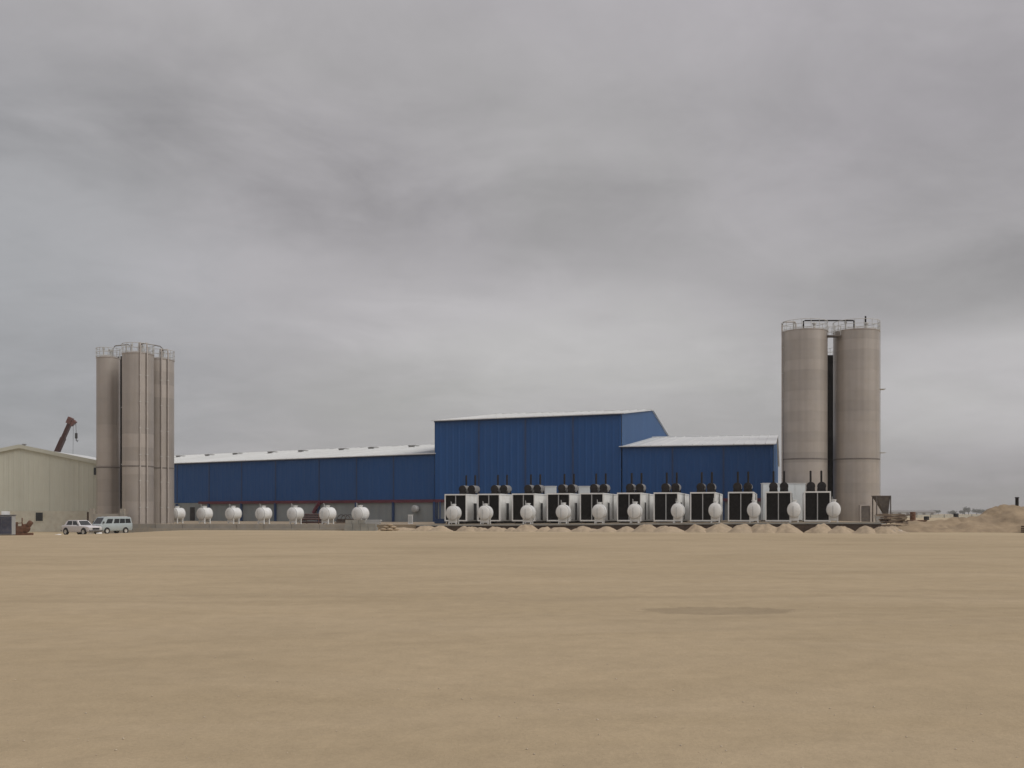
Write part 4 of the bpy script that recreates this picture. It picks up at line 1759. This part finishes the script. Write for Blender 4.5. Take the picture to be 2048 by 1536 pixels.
# ================================================================== RIGHT SIDE
q = at(1768, 1027, 108.5)
hp = thing('steel_hopper', 'grey brown steel hopper on posts at the right foot of the wide silo', 'hopper', (q.x + .15, 109.5, .75))
tz = at(0, 993, 109).z - .75
bm = B()
lo_ = [(.25, -.15, .9), (.62, -.15, .9), (.62, .25, .9), (.25, .25, .9)]
hi_ = [(-.85, -.6, tz), (.68, -.6, tz), (.68, .6, tz), (-.85, .6, tz)]
va, vb = [bm.verts.new(p) for p in lo_], [bm.verts.new(p) for p in hi_]
bm.faces.new(va[::-1])
bm.faces.new(vb)
for k in range(4):
    bm.faces.new((va[k], va[(k + 1) % 4], vb[(k + 1) % 4], vb[k]))
part('hopper_body', bm, M['hopper'], hp)
bm = B()
bbox(bm, -.92, .75, -.67, .67, tz + .002, tz + .10)
part('rim', bm, M['hopper'], hp)
for (x, y) in ((-.8, -.6), (.72, -.6), (-.8, .6), (.72, .6)):
    bm = B()
    bbox(bm, x - .05, x + .05, y - .05, y + .05, -.4, tz)
    part('post', bm, M['hopper'], hp)
q = at(1764, 1030, 106.5)
pc = thing('pale_bin', 'pale grey steel bin at the foot of the hopper beside the wide silo', 'bin', (q.x, 106.8, .62), R(-10))
bm = B()
va = [bm.verts.new(p) for p in ((-.45, -.35, 0), (.45, -.35, 0), (.45, .35, 0), (-.45, .35, 0))]
vb = [bm.verts.new(p) for p in ((-.6, -.45, .95), (.6, -.45, .95), (.6, .45, .95), (-.6, .45, .95))]
bm.faces.new(va[::-1])
bm.faces.new(vb)
for k in range(4):
    bm.faces.new((va[k], va[(k + 1) % 4], vb[(k + 1) % 4], vb[k]))
part('body', bm, M['palegrey'], pc)
bm = B()
bbox(bm, -.65, .65, -.5, .5, .951, 1.0)
part('rim', bm, M['palegrey'], pc)


def timber_pile(label, px, py, Y, n_, L_, seed, group=None, wid=.9, z=None):
    random.seed(seed)
    q = at(px, py, Y)
    t = thing('timber_pile', label, 'timber', (q.x, Y, q.z if z is None else z), R(random.uniform(-12, 12)), group)
    zz = 0
    i = 0
    while i < n_:
        row = min(5, n_ - i)
        for k in range(row):
            bm = B()
            ll = L_ * random.uniform(.7, 1.1)
            Mz = Matrix.Rotation(R(random.uniform(-9, 9)), 3, 'Z') @ Matrix.Rotation(R(random.uniform(-4, 4)), 3, 'Y')
            box(bm, (random.uniform(-.3, .3), -wid / 2 + wid * k / max(1, row - 1) if row > 1 else 0, zz + .07), (ll, .17, .11), 0, Mz)
            part('plank', bm, random.choice((M['wood'], M['wood'], M['darkwood'])), t)
            i += 1
        zz += .16
    return t


timber_pile('jumbled brown timber pile on the ground right of the steel hopper', 1786, 1046, 98.0, 22, 2.4, 5)
timber_pile('small heap of dark broken planks at the right end of the sand heaps', 1766, 1056, 93.0, 9, 1.5, 9)
timber_pile('flat stack of weathered boards behind the jumbled timber pile', 1783, 1036, 108.0, 12, 2.6, 12)
random.seed(21)
# broken concrete lumps by the timber
for i, (px, py, s, lab) in enumerate(((1775, 1060, .32, 'pale broken concrete lump lying left of the dark plank heap'), (1793, 1061, .26, 'pale broken concrete lump lying on sand below the timber pile'),
                                      (1752, 1063, .3, 'grey broken lump at the foot of the last sand heap'))):
    bm = B()
    bmesh.ops.create_icosphere(bm, subdivisions=2, radius=s)
    for v in bm.verts:
        v.co = Vector((v.co.x * 1.3, v.co.y, v.co.z * .8)) * (1 + .35 * mnoise.noise(v.co * 3 + Vector((i * 5, 0, 0))))
    o = link('concrete_lump', bm, M['stone'])
    q = at(px, py, 92.0)
    o.location = (q.x, 91.0 + i * .3, .12)
    tag(o, lab, 'rubble')

# far objects on the plain behind the bank
def post(label, px, py0, py1, Y, r, m, name='oil_drum', cat='drum'):
    a, b = at(px, py1, Y), at(px, py0, Y)
    h = b.z - a.z
    bm = B()
    lathe(bm, [(r, 0), (r, h * .3), (r * 1.05, h * .33), (r, h * .36), (r, h * .64), (r * 1.05, h * .67), (r, h * .7), (r, h), (r * .9, h + .02), (0, h + .02)], 14)
    o = link(name, bm, m, None, True)
    o.location = (a.x, Y, a.z)
    tag(o, label, cat)
    return o


post('rusty brown steel drum standing on the flat ground beyond the timber pile', 1825.5, 1024, 1040, 118, .32, M['rust'])
post('low dark drum on the sand right of the tall rusty one', 1853, 1033, 1040, 118, .3, M['dark'])
post('dark drum standing alone before the distant white line, right of the others', 1912, 1027, 1037, 125, .3, M['dark'])
q = at(1840, 1036, 119)
lb = thing('rusty_skip', 'low rusty open skip beside the dark drum beyond the sand bank', 'skip', (q.x, 120, .05), R(6))
bm = B()
va = [bm.verts.new(p) for p in ((-.7, -.5, 0), (.7, -.5, 0), (.7, .5, 0), (-.7, .5, 0))]
vb = [bm.verts.new(p) for p in ((-1.0, -.6, .95), (1.0, -.6, .95), (1.0, .6, .95), (-1.0, .6, .95))]
vc = [bm.verts.new(p) for p in ((-.92, -.52, .95), (.92, -.52, .95), (.92, .52, .95), (-.92, .52, .95))]
vd = [bm.verts.new(p) for p in ((-.65, -.45, .08), (.65, -.45, .08), (.65, .45, .08), (-.65, .45, .08))]
bm.faces.new(va[::-1])
bm.faces.new(vd)
for A_, B_ in ((va, vb), (vb, vc), (vc, vd)):
    for k in range(4):
        bm.faces.new((A_[k], A_[(k + 1) % 4], B_[(k + 1) % 4], B_[k]))
part('body', bm, M['rust'], lb)
bm = B()
tube(bm, [(-1.0, -.63, .92), (1.0, -.63, .92)], .05, 6)
part('rim_bar', bm, M['rust'], lb)
q = at(1936, 1036, 128)
lb2 = dup(lb, 'low rusty open skip near the foot of the sand bank, below the far shed', (q.x, 128, .2), R(-4))
# post and pallets on the bank
q = at(2036, 1010, 99)
bm = B()
tube(bm, [(0, 0, -.4), (0, 0, .72)], .16, 10)
tube(bm, [(0, 0, .68), (0, 0, .78)], .20, 10)
o = link('marker_post', bm, M['muffler'], None, True)
o.location = (q.x, 99.2, q.z)
tag(o, 'short dark marker post standing on top of the sand bank', 'post')
q = at(2046, 1052, 93.2)
pl = thing('pallet_stack', 'stack of dark wooden pallets at the foot of the sand bank at right edge', 'pallets', (q.x + .2, 92.2, .02), R(5))
for i in range(4):
    for y in (-.5, -.25, 0, .25, .5):
        bm = B()
        bbox(bm, -.6, .6, y - .06, y + .06, .11 + i * .17, .135 + i * .17)
        part('deck_board', bm, M['wood'], pl)
    for x in (-.55, 0, .55):
        bm = B()
        bbox(bm, x - .05, x + .05, -.56, .56, .01 + i * .17, .108 + i * .17)
        part('bearer', bm, M['darkwood'], pl)

# far shed, pale boundary wall and trees on the horizon
fs = thing('far_shed', 'long pale shed far away on the flat horizon at right', 'shed', (395, 1000, 0), R(4))
bm = B()
bbox(bm, -30, 30, 0, 16, 0, 3.4)
part('wall', bm, M['palegrey'], fs)
bm = B()
prism(bm, [(-30.5, -.5, 3.41), (-30.5, 16.5, 3.41), (-30.5, 8, 5.2)], (61, 0, 0))
part('roof', bm, M['mufflerbody'], fs)
for k in range(7):
    bm = B()
    bbox(bm, -26 + k * 8.4, -23 + k * 8.4, -.08, -.01, .1, 2.6)
    part('door', bm, M['hopper'], fs)
bw = thing('boundary_wall', 'low pale boundary wall crossing the plain behind the sand bank', 'wall', (190, 430, 0), R(2))
for k in range(22):
    bm = B()
    bbox(bm, -70 + k * 6, -70 + k * 6 + 5.6, -.1, .1, 0, 1.25)
    part('wall_panel', bm, M['plaster'], bw)
    bm = B()
    bbox(bm, -70 + k * 6 - .38, -70 + k * 6 - .02, -.2, .2, 0, 1.4)
    part('pier', bm, M['concrete_grey'], bw)


def tree(label, x, y, h, w, seed):
    rnd = random.Random(seed)
    t = thing('tree', label, 'tree', (x, y, 0), 0, 'trees on the far horizon')
    bm = B()
    tube(bm, [(0, 0, -.1), (.1, 0, h * .3), (0, .1, h * .55)], h * .05, 6, h * .025)
    for k in range(4):
        a = k * 1.7
        tube(bm, [(0, 0, h * .35), (math.cos(a) * w * .25, math.sin(a) * w * .25, h * .62)], h * .022, 5, h * .01)
    part('trunk', bm, M['bark'], t)
    bm = B()
    for k in range(420):
        cl_ = rnd.randrange(9)
        r2 = random.Random(seed * 31 + cl_)
        c = Vector((r2.uniform(-.36, .36) * w, r2.uniform(-.36, .36) * w, h * r2.uniform(.45, .85)))
        d = Vector((rnd.gauss(0, 1), rnd.gauss(0, 1), rnd.gauss(0, .8)))
        p = c + d.normalized() * rnd.random() ** .5 * w * .22
        s = w * .05
        a, b = Vector((rnd.gauss(0, 1), rnd.gauss(0, 1), rnd.gauss(0, 1))).normalized() * s, Vector((rnd.gauss(0, 1), rnd.gauss(0, 1), rnd.gauss(0, 1))).normalized() * s
        bm.faces.new([bm.verts.new(q) for q in (p - a, p - b, p + a, p + b)])
    part('crown', bm, M['leaf'], t)
    return t


TT = [(1858, 4.0, 7), (1872, 4.6, 8), (1879, 5.2, 6), (1905, 3.8, 9), (1918, 4.2, 8), (1936, 6.8, 6), (1944, 8.2, 10), (1953, 7.4, 9), (1962, 5.6, 9), (1974, 5.2, 11)]
WH = ['leftmost dusty tree of the far row beyond the plain', 'second dusty tree of the far row, a little taller than the first', 'upright dusty tree in the left half of the far row',
      'low wide dusty tree in the middle of the far row', 'low dusty tree just left of the tall far clump', 'narrow dusty tree at the left side of the tall far clump',
      'tallest dusty tree of the far clump above the white wall', 'broad tall dusty tree right behind the tallest one of the clump', 'lower dusty tree sloping down from the far clump', 'last dusty tree of the far row beside the sand bank']
for (px, h, w), lab in zip(TT, WH):
    q = at(px, 0, 820)
    tree(lab, q.x * 1.83, 1500 + random.uniform(-20, 20), h * 1.35, w * 1.5, int(px))

# white litter and stones by the vehicles
for (px, py, s, m, lab) in ((117, 1073, .22, 'litter', 'crumpled white litter lying on the sand left of the white car'),
                            (199, 1073, .20, 'litter', 'crumpled white litter lying on the sand before the white car'),
                            (181, 1072, .16, 'stone', 'small pale stone on the sand under the white car front')):
    Y = 2.22 * F / (py - HOR)
    q = at(px, py, Y)
    bm = B()
    bmesh.ops.create_icosphere(bm, subdivisions=2, radius=s)
    for v in bm.verts:
        v.co = Vector((v.co.x * 1.5, v.co.y, v.co.z * .6)) * (1 + .5 * mnoise.noise(v.co * 9))
    o = link('litter' if m == 'litter' else 'stone', bm, M[m])
    o.location = (q.x, Y, gz(q.x, Y) + s * .3)
    tag(o, lab, 'litter' if m == 'litter' else 'stone')

# ================================================================== HAZE
hz = bpy.data.materials.new('haze')
hz.use_nodes = True
hn, hl = hz.node_tree.nodes, hz.node_tree.links
hn.clear()
ho = hn.new('ShaderNodeOutputMaterial')
hv = hn.new('ShaderNodeVolumePrincipled')
hv.inputs['Color'].default_value = (0.93, 0.91, 0.88, 1)
hv.inputs['Density'].default_value = 0.00026
hv.inputs['Anisotropy'].default_value = 0.2
hl.new(hv.outputs[0], ho.inputs['Volume'])
bm = B()
bbox(bm, -3600, 3600, -150, 4200, -3.0, 32.0)
o = link('haze', bm, hz)
o['kind'] = 'stuff'
